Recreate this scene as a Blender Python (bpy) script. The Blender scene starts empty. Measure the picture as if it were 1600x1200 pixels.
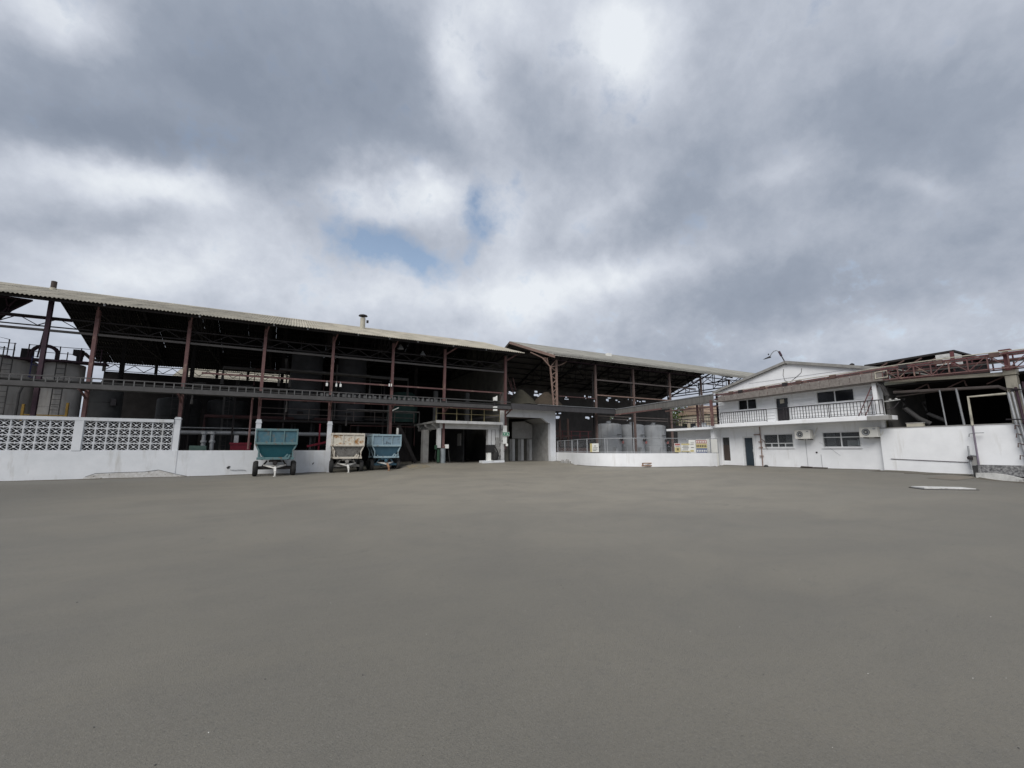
import bpy, bmesh, math, random
import numpy as np
from mathutils import Vector, Matrix
random.seed(11)
S = bpy.context.scene
COL = S.collection
# ------------------------------------------------------------------ camera, light, exposure
cam_d = bpy.data.cameras.new('camera'); cam = bpy.data.objects.new('camera', cam_d); COL.objects.link(cam)
cam.location = (0, 0, 1.6)
PITCH = math.atan(102 / 675.0)
cam.rotation_euler = (math.pi / 2 + PITCH, 0, math.radians(-27.9))
cam_d.sensor_width = 36; cam_d.lens = 36 * 675 / 1600.0
cam_d.clip_start = 0.05; cam_d.clip_end = 4000
S.camera = cam
S.view_settings.view_transform = 'Standard'; S.view_settings.look = 'None'
S.view_settings.gamma = 1; S.view_settings.use_curve_mapping = False
EXPO = 0.9
S.view_settings.exposure = EXPO
SUN_EL, SUN_AZ = math.radians(46), math.radians(232)      # azimuth clockwise from +Y
sd = bpy.data.lights.new('sun', 'SUN'); so = bpy.data.objects.new('sun', sd); COL.objects.link(so)
sd.energy = 1.5; sd.angle = math.radians(40); sd.color = (1.0, 0.965, 0.92)
v = Vector((math.sin(SUN_AZ) * math.cos(SUN_EL), math.cos(SUN_AZ) * math.cos(SUN_EL), math.sin(SUN_EL)))
so.rotation_euler = v.to_track_quat('Z', 'Y').to_euler(); so.location = v * 60

def lin(r, g, b):
    f = lambda c: (c / 255 / 12.92) if c / 255 <= 0.04045 else ((c / 255 + 0.055) / 1.055) ** 2.4
    return (f(r), f(g), f(b), 1)
CLOUDS = [
  [[-0.33, 0.743, 0.583], [14.22, 7.97, -2.1], [-3.14, 11.35, -16.24], 1.0],
  [[-0.08, 0.793, 0.603], [3.18, 0.39, -0.1], [1.21, 3.97, -5.06], -0.85],
  [[-0.342, 0.811, 0.475], [8.72, 3.65, 0.04], [1.98, 10.37, -16.27], -0.45],
  [[-0.143, 0.756, 0.639], [9.31, 1.09, 0.8], [6.84, 12.92, -13.76], -0.3],
  [[-0.211, 0.841, 0.498], [6.07, 1.45, 0.12], [5.18, 15.76, -24.46], -0.45],
  [[-0.287, 0.858, 0.426], [6.22, 2.12, -0.08], [1.89, 15.76, -30.5], 0.75],
  [[-0.141, 0.892, 0.43], [7.49, 1.74, -1.15], [-3.13, 10.38, -22.56], 0.65],
  [[-0.309, 0.885, 0.347], [9.39, 2.87, 1.05], [7.79, 14.7, -30.59], -0.35],
  [[-0.175, 0.928, 0.328], [6.88, 0.9, 1.11], [7.43, 9.48, -22.89], 0.6],
  [[-0.336, 0.9, 0.278], [11.61, 3.91, 1.34], [5.51, 10.4, -27.05], -0.05],
  [[0.247, 0.686, 0.684], [12.76, -11.82, 7.25], [6.17, 4.26, -6.5], 1.05],
  [[0.275, 0.592, 0.757], [13.42, -6.37, 0.1], [6.64, 12.55, -12.23], 0.65],
  [[0.158, 0.697, 0.699], [14.06, -3.69, 0.5], [5.72, 10.79, -12.05], -0.3],
  [[0.477, 0.51, 0.716], [8.71, -5.43, -1.94], [3.23, 10.19, -9.4], 1.15],
  [[0.403, 0.654, 0.64], [11.36, -6.9, -0.12], [4.45, 8.41, -11.4], -0.15],
  [[0.821, 0.257, 0.51], [1.48, -6.39, 0.83], [4.37, 1.75, -7.91], -0.75],
  [[0.918, 0.189, 0.35], [3.45, -13.81, -1.6], [2.18, 4.12, -7.95], -0.3],
  [[0.648, 0.53, 0.547], [10.06, -4.43, -7.64], [-1.31, 7.8, -6.0], -0.25],
  [[0.755, 0.435, 0.49], [4.08, -11.08, 3.54], [16.22, 0.6, -25.5], 0.55],
  [[0.721, 0.348, 0.599], [5.03, -20.37, 5.8], [23.07, 4.11, -30.17], 0.15],
  [[0.704, 0.537, 0.465], [4.53, -7.13, 1.36], [6.48, 3.71, -14.11], -0.5],
  [[0.549, 0.663, 0.509], [4.34, -6.97, 4.4], [19.77, 1.18, -22.88], 0.35],
  [[0.617, 0.688, 0.383], [3.79, -3.68, 0.5], [7.0, 6.18, -22.37], 0.75],
  [[0.489, 0.8, 0.347], [5.05, -3.06, -0.05], [2.83, 5.35, -16.37], 0.55],
  [[0.783, 0.535, 0.317], [4.66, -7.09, 0.44], [4.94, 3.64, -18.33], -0.6],
  [[0.866, 0.259, 0.427], [5.6, -13.72, -3.05], [10.83, 34.87, -43.11], 0.45],
  [[0.904, 0.312, 0.293], [2.31, -6.09, -0.65], [2.83, 5.34, -14.42], -0.35],
  [[0.886, 0.408, 0.219], [2.69, -6.11, 0.5], [9.14, 0.19, -37.33], 0.3],
  [[0.138, 0.844, 0.518], [10.29, -1.96, 0.47], [6.51, 12.3, -21.79], 0.9],
  [[0.272, 0.801, 0.533], [16.15, -2.29, -4.81], [-1.76, 15.91, -23.0], 0.85],
  [[0.204, 0.845, 0.494], [14.61, -3.84, 0.52], [9.4, 17.76, -34.25], 0.3],
  [[0.397, 0.78, 0.483], [18.33, -9.36, 0.05], [2.82, 5.33, -10.91], 0.5],
  [[0.123, 0.934, 0.334], [3.64, -0.46, -0.05], [1.54, 5.31, -15.42], 0.55],
  [[0.761, 0.62, 0.192], [3.7, -4.44, -0.33], [2.85, 5.37, -28.65], -0.3],
  [[0.156, 0.772, 0.617], [5.4, 0.01, -1.37], [-0.28, 9.02, -11.22], -0.35],
  [[0.461, 0.699, 0.547], [10.57, -6.84, -0.17], [5.15, 9.73, -16.78], 0.25],
]
GAPS = [
  [[0.15, 0.889, 0.432], [10.08, -1.15, -1.13], [0.78, 8.62, -17.99], 1.0],
  [[0.34, 0.804, 0.488], [26.24, -9.11, -3.26], [1.55, 6.98, -12.59], 1.1],
  [[0.216, 0.882, 0.42], [12.0, -2.22, -1.53], [1.25, 15.69, -33.61], 0.8],
  [[0.364, 0.544, 0.756], [18.87, -12.22, -0.3], [6.66, 12.57, -12.25], 0.3],
]

W = bpy.data.worlds.new('World'); S.world = W; W.use_nodes = True
nt = W.node_tree; nt.nodes.clear(); N = nt.nodes; L = nt.links
def node(tree, t, **k):
    n = tree.nodes.new(t)
    for a, b in k.items(): setattr(n, a, b)
    return n
def mth(op, a, b=None, c=None, clamp=False):
    n = node(nt, 'ShaderNodeMath', operation=op); n.use_clamp = clamp
    for i, q in enumerate((a, b, c)):
        if q is None: continue
        if isinstance(q, (int, float)): n.inputs[i].default_value = q
        else: L.new(q, n.inputs[i])
    return n.outputs[0]
def vm(op, a, b=None, out=0):
    n = node(nt, 'ShaderNodeVectorMath', operation=op)
    for i, q in enumerate((a, b)):
        if q is None: continue
        if isinstance(q, (tuple, list)): n.inputs[i].default_value = q
        else: L.new(q, n.inputs[i])
    return n.outputs[out]
tc = node(nt, 'ShaderNodeTexCoord'); D = vm('NORMALIZE', tc.outputs['Generated'])
sep = node(nt, 'ShaderNodeSeparateXYZ'); L.new(D, sep.inputs[0])
den = mth('ADD', mth('MAXIMUM', sep.outputs[2], 0.0), 0.22)
cmb = node(nt, 'ShaderNodeCombineXYZ')
L.new(mth('DIVIDE', sep.outputs[0], den), cmb.inputs[0]); L.new(mth('DIVIDE', sep.outputs[1], den), cmb.inputs[1])
Q = cmb.outputs[0]
def noise(vec, sc, det, rough, dist=0.0):
    n = node(nt, 'ShaderNodeTexNoise'); n.inputs['Scale'].default_value = sc; n.inputs['Detail'].default_value = det
    n.inputs['Roughness'].default_value = rough; n.inputs['Distortion'].default_value = dist
    L.new(vec, n.inputs['Vector']); return n
n_w = noise(D, 3.0, 5, 0.55)
warp = vm('MULTIPLY', vm('SUBTRACT', n_w.outputs['Color'], (0.5, 0.5, 0.5)), (0.16, 0.16, 0.16))
n_w2 = noise(D, 9.0, 5, 0.6)
warp2 = vm('MULTIPLY', vm('SUBTRACT', n_w2.outputs['Color'], (0.5, 0.5, 0.5)), (0.06, 0.06, 0.06))
DW = vm('ADD', vm('ADD', D, warp), warp2)
def field(tab, start):
    acc = start
    for c, e1, e2, w in tab:
        a = vm('DOT_PRODUCT', DW, tuple(e1), 1); b = vm('DOT_PRODUCT', DW, tuple(e2), 1); f = vm('DOT_PRODUCT', DW, tuple(c), 1)
        r2 = mth('MULTIPLY_ADD', a, a, mth('MULTIPLY', b, b))
        g = mth('POWER', 2.718, mth('MULTIPLY', r2, -0.8))
        acc = mth('MULTIPLY_ADD', g, mth('MULTIPLY', mth('GREATER_THAN', f, 0.0), w), acc)
    return acc
QD = vm('ADD', vm('MULTIPLY', Q, (0.35, 0.35, 0.35)), D)
n1 = noise(QD, 1.9, 8, 0.52, 0.15); n2 = noise(QD, 6.0, 7, 0.58, 0.1)
t0 = mth('MULTIPLY', mth('SUBTRACT', n1.outputs[0], 0.5), 1.15)
t0 = mth('MULTIPLY_ADD', mth('SUBTRACT', n2.outputs[0], 0.5), 0.75, t0)
n3 = noise(vm('ADD', QD, warp2), 15.0, 7, 0.62)
t0 = mth('MULTIPLY_ADD', mth('SUBTRACT', n3.outputs[0], 0.5), 0.55, t0)
Lf = field(CLOUDS, t0)
ramp = node(nt, 'ShaderNodeValToRGB'); L.new(mth('MULTIPLY_ADD', Lf, 0.50, 0.55, True), ramp.inputs[0])
e = ramp.color_ramp.elements
e[0].position = 0.0; e[0].color = lin(137, 147, 163)
e[1].position = 1.0; e[1].color = lin(232, 237, 243)
for p_, c_ in ((0.28, (154, 163, 178)), (0.5, (178, 185, 198)), (0.75, (205, 211, 222))):
    q = e.new(p_); q.color = lin(*c_)
gap = field(GAPS, 0.0)
gap = mth('MULTIPLY_ADD', mth('SUBTRACT', n2.outputs[0], 0.5), 2.0, gap)
gap = mth('MULTIPLY_ADD', mth('SUBTRACT', n3.outputs[0], 0.5), 1.6, gap)
gap = mth('MULTIPLY', mth('SUBTRACT', gap, 0.26), 1.1, None, True)
gap = mth('MULTIPLY', gap, 0.85)
sky = node(nt, 'ShaderNodeTexSky', sky_type='NISHITA'); sky.sun_disc = False
sky.sun_elevation = SUN_EL; sky.sun_rotation = SUN_AZ; sky.air_density = 1.0; sky.dust_density = 1.5
skm = node(nt, 'ShaderNodeMixRGB', blend_type='MULTIPLY'); skm.inputs[0].default_value = 1
skm.inputs[2].default_value = (0.105, 0.098, 0.088, 1); L.new(sky.outputs[0], skm.inputs[1])
clm = node(nt, 'ShaderNodeMixRGB', blend_type='MULTIPLY'); clm.inputs[0].default_value = 1
kk = 1 / 2 ** EXPO
clm.inputs[2].default_value = (kk, kk, kk, 1); L.new(ramp.outputs[0], clm.inputs[1])
mx = node(nt, 'ShaderNodeMixRGB'); L.new(gap, mx.inputs[0]); L.new(clm.outputs[0], mx.inputs[1]); L.new(skm.outputs[0], mx.inputs[2])
bg = node(nt, 'ShaderNodeBackground'); L.new(mx.outputs[0], bg.inputs[0]); bg.inputs[1].default_value = 1.0
wo = node(nt, 'ShaderNodeOutputWorld'); L.new(bg.outputs[0], wo.inputs[0])
W.cycles.sampling_method = 'MANUAL'; W.cycles.sample_map_resolution = 512

# ------------------------------------------------------------------ materials
MATS = {}
def M(name, c1, c2=None, scale=3.0, detail=6, rough=0.8, metal=0.0, bump=0.0, bscale=40.0, stretch=(1, 1, 1), rand=0.0,
      spot=None, spot_scale=2.0, spot_lo=0.6, spot_hi=0.7, spot_stretch=(1, 1, 1), spec=0.3):
    """noise-mottled surface: c1..c2 by noise, optional stains/rust/peel 'spot' colour with a shape of its own, per-piece tint"""
    m = bpy.data.materials.new(name); m.use_nodes = True; t = m.node_tree
    b = t.nodes['Principled BSDF']; b.inputs['Roughness'].default_value = rough; b.inputs['Metallic'].default_value = metal
    b.inputs['Specular IOR Level'].default_value = spec
    g = t.nodes.new('ShaderNodeNewGeometry')
    def nz(sc, st, det=detail):
        mp = t.nodes.new('ShaderNodeMapping'); mp.inputs['Scale'].default_value = st
        n = t.nodes.new('ShaderNodeTexNoise'); n.inputs['Scale'].default_value = sc; n.inputs['Detail'].default_value = det
        n.inputs['Roughness'].default_value = 0.62
        t.links.new(g.outputs['Position'], mp.inputs[0]); t.links.new(mp.outputs[0], n.inputs['Vector']); return n.outputs[0]
    def mr(s, lo, hi):
        r = t.nodes.new('ShaderNodeMapRange'); r.inputs[1].default_value = lo; r.inputs[2].default_value = hi; t.links.new(s, r.inputs[0]); return r.outputs[0]
    def mix(f, a, c):
        x = t.nodes.new('ShaderNodeMixRGB')
        if isinstance(f, float): x.inputs[0].default_value = f
        else: t.links.new(f, x.inputs[0])
        for i, q in ((1, a), (2, c)):
            if isinstance(q, tuple): x.inputs[i].default_value = q if len(q) == 4 else (*q, 1)
            else: t.links.new(q, x.inputs[i])
        return x.outputs[0]
    c2 = c2 or tuple(x * 0.75 for x in c1[:3])
    col = mix(mr(nz(scale, stretch), 0.32, 0.68), c1, c2)
    if spot: col = mix(mr(nz(spot_scale, spot_stretch), spot_lo, spot_hi), col, spot)
    if rand:
        oi = t.nodes.new('ShaderNodeObjectInfo'); hs = t.nodes.new('ShaderNodeHueSaturation')
        r = t.nodes.new('ShaderNodeMapRange'); r.inputs[3].default_value = 1 - rand; r.inputs[4].default_value = 1 + rand
        t.links.new(oi.outputs['Random'], r.inputs[0]); t.links.new(r.outputs[0], hs.inputs['Value']); t.links.new(col, hs.inputs['Color']); col = hs.outputs[0]
    t.links.new(col, b.inputs['Base Color'])
    if bump:
        bp = t.nodes.new('ShaderNodeBump'); bp.inputs['Strength'].default_value = bump; bp.inputs['Distance'].default_value = 0.02
        t.links.new(nz(bscale, (1, 1, 1), 5), bp.inputs['Height']); t.links.new(bp.outputs[0], b.inputs['Normal'])
    MATS[name] = m; return m
white = M('white_paint', (.69, .705, .725), (.61, .63, .65), 1.3, rough=.75, bump=.12, bscale=22, spot=(.40, .385, .35), spot_scale=1.3, spot_lo=.56, spot_hi=.85, spot_stretch=(1.6, 1.6, .3))
white2 = M('white_office_paint', (.82, .83, .84), (.75, .76, .77), 1.6, rough=.7, bump=.08, bscale=25, spot=(.50, .48, .44), spot_scale=1.5, spot_lo=.58, spot_hi=.88, spot_stretch=(1.8, 1.8, .25))
grim = M('grimy_white_paint', (.60, .60, .59), (.46, .46, .45), 1.8, rough=.85, bump=.2, bscale=18, spot=(.2, .19, .17), spot_scale=1.6, spot_lo=.6, spot_hi=.78, spot_stretch=(1, 1, .35))
peel = M('flaking_paint', (.42, .40, .37), (.62, .62, .61), 5.5, rough=.9, bump=.5, bscale=14, spot=(.1, .09, .08), spot_scale=7, spot_lo=.62, spot_hi=.68)
red = M('red_oxide_paint', (.165, .088, .082), (.115, .062, .06), 4, rough=.7, rand=.12, spot=(.27, .19, .15), spot_scale=3, spot_lo=.58, spot_hi=.68, spot_stretch=(1, 1, .4))
red_b = M('maroon_paint', (.15, .052, .055), (.10, .04, .042), 5, rough=.65, rand=.1, spot=(.3, .2, .18), spot_scale=4, spot_lo=.62, spot_hi=.7)
tan = M('rusty_tan_steel', (.27, .19, .155), (.18, .115, .095), 5, rough=.8, rand=.1)
dark = M('shade_dark_steel', (.030, .026, .026), (.018, .016, .016), 3, rough=.85, rand=.2)  # near-black steel: shade of the shed interiors put into the colour
purple = M('dark_plum_backlit_steel', (.06, .032, .045), (.035, .022, .03), 4, rough=.75)  # plum steel; also carries the backlit shade of the end column
shade_sheet = M('shade_dark_sheet', (.028, .026, .026), (.016, .015, .015), 1.4, rough=.95, rand=.2, spec=.1)  # near-black sheet: interior and underside shade put into the colour
roof_a = M('weathered_fibre_cement', (.42, .385, .315), (.31, .29, .24), 1.3, rough=.95, rand=.09, spot=(.19, .18, .155), spot_scale=1.3, spot_lo=.5, spot_hi=.78, spot_stretch=(1, .25, 1), bump=.1, spec=.15)
roof_b = M('grey_fibre_cement', (.29, .285, .255), (.22, .215, .195), .9, rough=.95, rand=.04, spot=(.23, .225, .205), spot_scale=1.2, spot_lo=.62, spot_hi=.85, spot_stretch=(1, .25, 1), spec=.15)
olive = M('olive_render', (.10, .096, .08), (.06, .058, .05), .9, rough=.95, spot=(.05, .046, .04), spot_scale=1.2, spot_lo=.55, spot_hi=.75)
conc = M('pale_concrete', (.34, .335, .32), (.24, .235, .225), 2.2, rough=.9, bump=.2, bscale=30, spot=(.14, .135, .12), spot_scale=2, spot_lo=.6, spot_hi=.75, spot_stretch=(1, 1, .4))
cream = M('cream_concrete', (.50, .47, .39), (.37, .35, .29), 2.5, rough=.9, bump=.2, bscale=25, spot=(.2, .19, .16), spot_scale=2.2, spot_lo=.6, spot_hi=.72, spot_stretch=(1, 1, .4))
galv = M('galvanised_steel', (.36, .37, .38), (.26, .27, .28), 6, rough=.55, metal=.3, rand=.08)
tankm = M('tank_grey_paint', (.37, .385, .40), (.30, .315, .33), 1.6, rough=.6, rand=.08, spot=(.21, .20, .185), spot_scale=2.6, spot_lo=.54, spot_hi=.78, spot_stretch=(1.5, 1.5, .12))
tankw = M('weathered_tank_steel', (.42, .40, .375), (.31, .30, .285), 1.3, rough=.75, rand=.1, spot=(.24, .21, .18), spot_scale=2.6, spot_lo=.54, spot_hi=.78, spot_stretch=(1.5, 1.5, .12))
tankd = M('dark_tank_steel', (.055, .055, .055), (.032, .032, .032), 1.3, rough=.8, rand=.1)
black = M('black_rubber', (.022, .022, .023), (.035, .034, .032), 8, rough=.9)
rim = M('wheel_rim_grey', (.18, .17, .16), (.10, .09, .08), 8, rough=.7)
teal = M('teal_blue_paint', (.042, .115, .15), (.075, .155, .19), 3.2, rough=.65, spot=(.15, .13, .10), spot_scale=3.5, spot_lo=.52, spot_hi=.7)
teal_l = M('pale_teal_paint', (.115, .195, .205), (.09, .16, .17), 5, rough=.65, spot=(.16, .105, .07), spot_scale=5, spot_lo=.56, spot_hi=.66)
teal_d = M('deep_teal_paint', (.012, .082, .105), (.02, .10, .12), 3, rough=.6, spot=(.05, .09, .09), spot_scale=4, spot_lo=.62, spot_hi=.75)
sky_p = M('sky_blue_paint', (.205, .285, .34), (.165, .24, .29), 4, rough=.65, spot=(.14, .13, .115), spot_scale=4, spot_lo=.55, spot_hi=.7)
sky_l = M('pale_sky_blue_paint', (.30, .40, .44), (.22, .31, .35), 6, rough=.65, spot=(.17, .12, .085), spot_scale=6, spot_lo=.57, spot_hi=.66)
sky_d = M('slate_blue_paint', (.045, .105, .15), (.065, .135, .18), 3, rough=.6, spot=(.12, .17, .2), spot_scale=5, spot_lo=.62, spot_hi=.75)
cart_w = M('rust_streaked_white', (.62, .58, .49), (.50, .46, .38), 5, rough=.75, spot=(.31, .16, .06), spot_scale=2.6, spot_lo=.50, spot_hi=.60)
cart_f = M('chipped_cream_paint', (.60, .56, .48), (.45, .41, .35), 7, rough=.75, spot=(.13, .065, .03), spot_scale=6, spot_lo=.60, spot_hi=.66)
cart_g = M('worn_grey_steel', (.26, .25, .235), (.15, .145, .135), 6, rough=.8, spot=(.09, .07, .055), spot_scale=8, spot_lo=.55, spot_hi=.65)
rusty = M('orange_rust', (.33, .19, .11), (.22, .12, .07), 8, rough=.85)
thin_glass = M('thin_window_glass', (.55, .58, .6), (.5, .53, .55), 1, rough=.03, spec=.5); thin_glass.node_tree.nodes['Principled BSDF'].inputs['Transmission Weight'].default_value = .9; thin_glass.node_tree.nodes['Principled BSDF'].inputs['IOR'].default_value = 1.12
glass = M('dark_window_glass', (.012, .013, .015), (.008, .009, .01), 1, rough=.07, spec=.45)
alum = M('white_window_frame', (.70, .71, .71), (.6, .61, .61), 5, rough=.5)
door_b = M('slate_blue_door', (.030, .045, .058), (.022, .035, .046), 3, rough=.3, spec=.4)
brown_d = M('brown_plank_door', (.075, .058, .05), (.05, .04, .036), 6, rough=.8, stretch=(1, 1, .2))
ac_w = M('off_white_plastic', (.66, .65, .60), (.60, .59, .55), 2, rough=.5)
iron = M('black_iron', (.035, .03, .033), (.02, .018, .02), 8, rough=.6)
rail_y = M('faded_ochre_rail', (.34, .29, .15), (.26, .22, .12), 6, rough=.7)
yellow = M('ochre_yellow_paint', (.28, .175, .035), (.20, .125, .028), 5, rough=.7)
green = M('sign_green', (.01, .22, .11), (.012, .19, .10), 4, rough=.5)
signw = M('sign_white', (.78, .78, .74), (.72, .72, .68), 4, rough=.5)
signy = M('sign_yellow', (.58, .50, .25), (.52, .45, .23), 4, rough=.5)
signr = M('sign_red', (.38, .14, .13), (.33, .12, .11), 4, rough=.5)
signb = M('sign_blue', (.12, .16, .28), (.11, .14, .25), 4, rough=.5)
ink = M('sign_ink', (.05, .05, .05), (.03, .03, .03), 4, rough=.6)
crimson = M('crimson_paint', (.16, .010, .022), (.12, .008, .018), 3, rough=.5)
gmach = M('machine_green', (.13, .20, .17), (.09, .15, .13), 4, rough=.6)
tarp = M('olive_tarpaulin', (.085, .077, .056), (.055, .05, .037), 4, rough=.9, bump=.4, bscale=10)
tarpb = M('brown_tarpaulin', (.075, .058, .042), (.05, .04, .03), 4, rough=.9, bump=.4, bscale=10)
stone = M('mottled_dark_stone', (.30, .30, .30), (.045, .045, .05), 13, detail=3, rough=.9, bump=.8, bscale=16)
chalk = M('chalky_concrete', (.62, .62, .60), (.40, .40, .385), 4, rough=.9, bump=.3, spot=(.2, .19, .18), spot_scale=4, spot_lo=.6, spot_hi=.7)
leafm = M('dusty_leaf', (.075, .095, .035), (.05, .07, .025), 3, rough=.8, rand=.2)
bark = M('bark', (.10, .08, .06), (.06, .05, .04), 8, rough=.95, bump=.5)
terra = M('terracotta_tile', (.30, .22, .16), (.22, .16, .12), 5, rough=.9)
sand = M('sandy_render', (.5, .44, .34), (.42, .37, .28), 2, rough=.9)

# ------------------------------------------------------------------ mesh helpers
class MB:
    def __init__(s): s.v = []; s.f = []; s.mi = []
    def add(s, v, f, mi=0):
        o = len(s.v); s.v += [tuple(p) for p in v]; s.f += [tuple(i + o for i in q) for q in f]; s.mi += [mi] * len(f); return s
    def box(s, x0, x1, y0, y1, z0, z1, mi=0):
        x0, x1 = min(x0, x1), max(x0, x1); y0, y1 = min(y0, y1), max(y0, y1); z0, z1 = min(z0, z1), max(z0, z1)
        return s.add([(x0, y0, z0), (x1, y0, z0), (x1, y1, z0), (x0, y1, z0), (x0, y0, z1), (x1, y0, z1), (x1, y1, z1), (x0, y1, z1)],
                     [(0, 3, 2, 1), (4, 5, 6, 7), (0, 1, 5, 4), (1, 2, 6, 5), (2, 3, 7, 6), (3, 0, 4, 7)], mi)
    def hexa(s, a, b, mi=0):   # two quads (4 pts each, same winding)
        return s.add(list(a) + list(b), [(3, 2, 1, 0), (4, 5, 6, 7), (0, 1, 5, 4), (1, 2, 6, 5), (2, 3, 7, 6), (3, 0, 4, 7)], mi)
    def bar(s, p, q, w, h=None, mi=0, up=(0, 0, 1)):
        p, q = Vector(p), Vector(q); d = (q - p).normalized(); u = Vector(up)
        if abs(d.dot(u)) > .98: u = Vector((0, 1, 0))
        a = d.cross(u).normalized() * w / 2; b = a.cross(d).normalized() * (h or w) / 2
        return s.hexa([p - a - b, p + a - b, p + a + b, p - a + b], [q - a - b, q + a - b, q + a + b, q - a + b], mi)
    def tube(s, pts, r, n=8, mi=0):
        pts = [Vector(p) for p in pts]; rings = []
        for i, p in enumerate(pts):
            d = (pts[min(i + 1, len(pts) - 1)] - pts[max(i - 1, 0)]).normalized()
            u = Vector((0, 0, 1)) if abs(d.z) < .95 else Vector((0, 1, 0))
            a = d.cross(u).normalized(); b = a.cross(d).normalized()
            rings.append([p + a * r * math.cos(2 * math.pi * k / n) + b * r * math.sin(2 * math.pi * k / n) for k in range(n)])
        V = [q for R in rings for q in R]; F = []
        for i in range(len(pts) - 1):
            for k in range(n): F.append((i * n + k, i * n + (k + 1) % n, (i + 1) * n + (k + 1) % n, (i + 1) * n + k))
        F.append(tuple(range(n))[::-1]); F.append(tuple(range((len(pts) - 1) * n, len(pts) * n)))
        return s.add(V, F, mi)
    def lathe(s, prof, c=(0, 0, 0), n=32, axis='z', mi=0):
        V = []; F = []
        for r, h in prof:
            for k in range(n):
                a = 2 * math.pi * k / n; x, y = r * math.cos(a), r * math.sin(a)
                V.append({'z': (c[0] + x, c[1] + y, c[2] + h), 'x': (c[0] + h, c[1] + x, c[2] + y), 'y': (c[0] + x, c[1] + h, c[2] + y)}[axis])
        for i in range(len(prof) - 1):
            for k in range(n): F.append((i * n + k, i * n + (k + 1) % n, (i + 1) * n + (k + 1) % n, (i + 1) * n + k))
        F.append(tuple(range(n))[::-1]); F.append(tuple(range((len(prof) - 1) * n, len(prof) * n)))
        return s.add(V, F, mi)
    def prism(s, poly, vec, mi=0):   # polygon (3d pts) extruded by vec
        n = len(poly); vec = Vector(vec); P = [Vector(p) for p in poly]
        return s.add(P + [p + vec for p in P], [tuple(range(n))[::-1], tuple(range(n, 2 * n))] + [(i, (i + 1) % n, n + (i + 1) % n, n + i) for i in range(n)], mi)
    def holes(s, axis, pos, th, a0, a1, z0, z1, hs, mi=0):
        """wall slab across axis ('x' or 'y') at pos..pos+th, spanning a0..a1, z0..z1, with rectangular openings hs=(a0,a1,z0,z1)"""
        A = sorted({a0, a1, *[h[0] for h in hs], *[h[1] for h in hs]}); Zs = sorted({z0, z1, *[h[2] for h in hs], *[h[3] for h in hs]})
        A = [a for a in A if a0 <= a <= a1]; Zs = [z for z in Zs if z0 <= z <= z1]
        for j in range(len(Zs) - 1):
            run = None
            for i in range(len(A)):
                ok = i < len(A) - 1 and not any(h[0] < (A[i] + A[i + 1]) / 2 < h[1] and h[2] < (Zs[j] + Zs[j + 1]) / 2 < h[3] for h in hs)
                if ok and run is None: run = A[i]
                if not ok and run is not None:
                    if axis == 'x': s.box(pos, pos + th, run, A[i], Zs[j], Zs[j + 1], mi)
                    else: s.box(run, A[i], pos, pos + th, Zs[j], Zs[j + 1], mi)
                    run = None
        return s
    def mesh(s, name, *mats, smooth=False):
        me = bpy.data.meshes.new(name); me.from_pydata(s.v, [], s.f)
        for m in mats: me.materials.append(m)
        if len(mats) > 1: me.polygons.foreach_set('material_index', s.mi)
        bm = bmesh.new(); bm.from_mesh(me); bmesh.ops.recalc_face_normals(bm, faces=bm.faces); bm.to_mesh(me); bm.free()
        if smooth:
            me.polygons.foreach_set('use_smooth', [True] * len(me.polygons))
            try: me.set_sharp_from_angle(angle=math.radians(40))
            except Exception: pass
        return me
    def build(s, name, mats, parent=None, smooth=False, bevel=0.0):
        mats = mats if isinstance(mats, (list, tuple)) else [mats]
        o = bpy.data.objects.new(name, s.mesh(name, *mats, smooth=smooth)); COL.objects.link(o)
        if bevel:
            b = o.modifiers.new('edge', 'BEVEL'); b.width = bevel; b.segments = 2; b.limit_method = 'ANGLE'
        attach(o, parent); return o
ROOTM = {}
def attach(o, parent):
    if parent is None: return
    o.parent = parent
    if parent in ROOTM: o.matrix_parent_inverse = ROOTM[parent].inverted()
def link(mesh, name, parent, loc=(0, 0, 0), rot=(0, 0, 0), scale=(1, 1, 1)):
    o = bpy.data.objects.new(name, mesh); COL.objects.link(o); o.location = loc; o.rotation_euler = rot; o.scale = scale
    attach(o, parent); return o
def tag(o, label, cat, group=None):
    o['label'] = label; o['category'] = cat
    if group: o['group'] = group
    return o
def thing(name, loc, label, cat, group=None, world=True):
    o = bpy.data.objects.new(name, None); COL.objects.link(o); o.location = loc; o.empty_display_size = .3
    if world: ROOTM[o] = Matrix.Translation(Vector(loc))     # its parts are written in site coordinates
    return tag(o, label, cat, group)
def structure(o): o['kind'] = 'structure'; return o
def stuff(o): o['kind'] = 'stuff'; return o

# ------------------------------------------------------------------ ground
CP = np.array([(0, 0, 0), (-15, 5, 0), (15, -5, 0), (-12, 30.5, .04), (-5, 30.5, .06), (0, 30.5, .1), (3, 30.5, .13), (7, 30, .17), (8.8, 31, .55), (10.6, 31, .6),
               (10, 27, .28), (16, 28, .48), (16, 31, .62), (20.8, 31, .63), (18.5, 22, .5), (25, 19.4, .5), (27.6, 15, .5), (27.4, 11, .52), (27.3, 8, .47),
               (26.4, 6, .27), (19, 6, .25), (10, 10, .08), (0, 20, .03), (10, 20, .22), (20, -5, .1), (-8, 15, 0), (28, -5, .2), (22, 14, .42)])
def zg(x, y):
    x = np.clip(np.asarray(x, float), -30, 28); y = np.clip(np.asarray(y, float), -10, 31)
    d2 = (x[..., None] - CP[:, 0]) ** 2 + (y[..., None] - CP[:, 1]) ** 2
    w = 1 / (d2 + .6) ** 1.8
    return (w * CP[:, 2]).sum(-1) / w.sum(-1)
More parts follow.
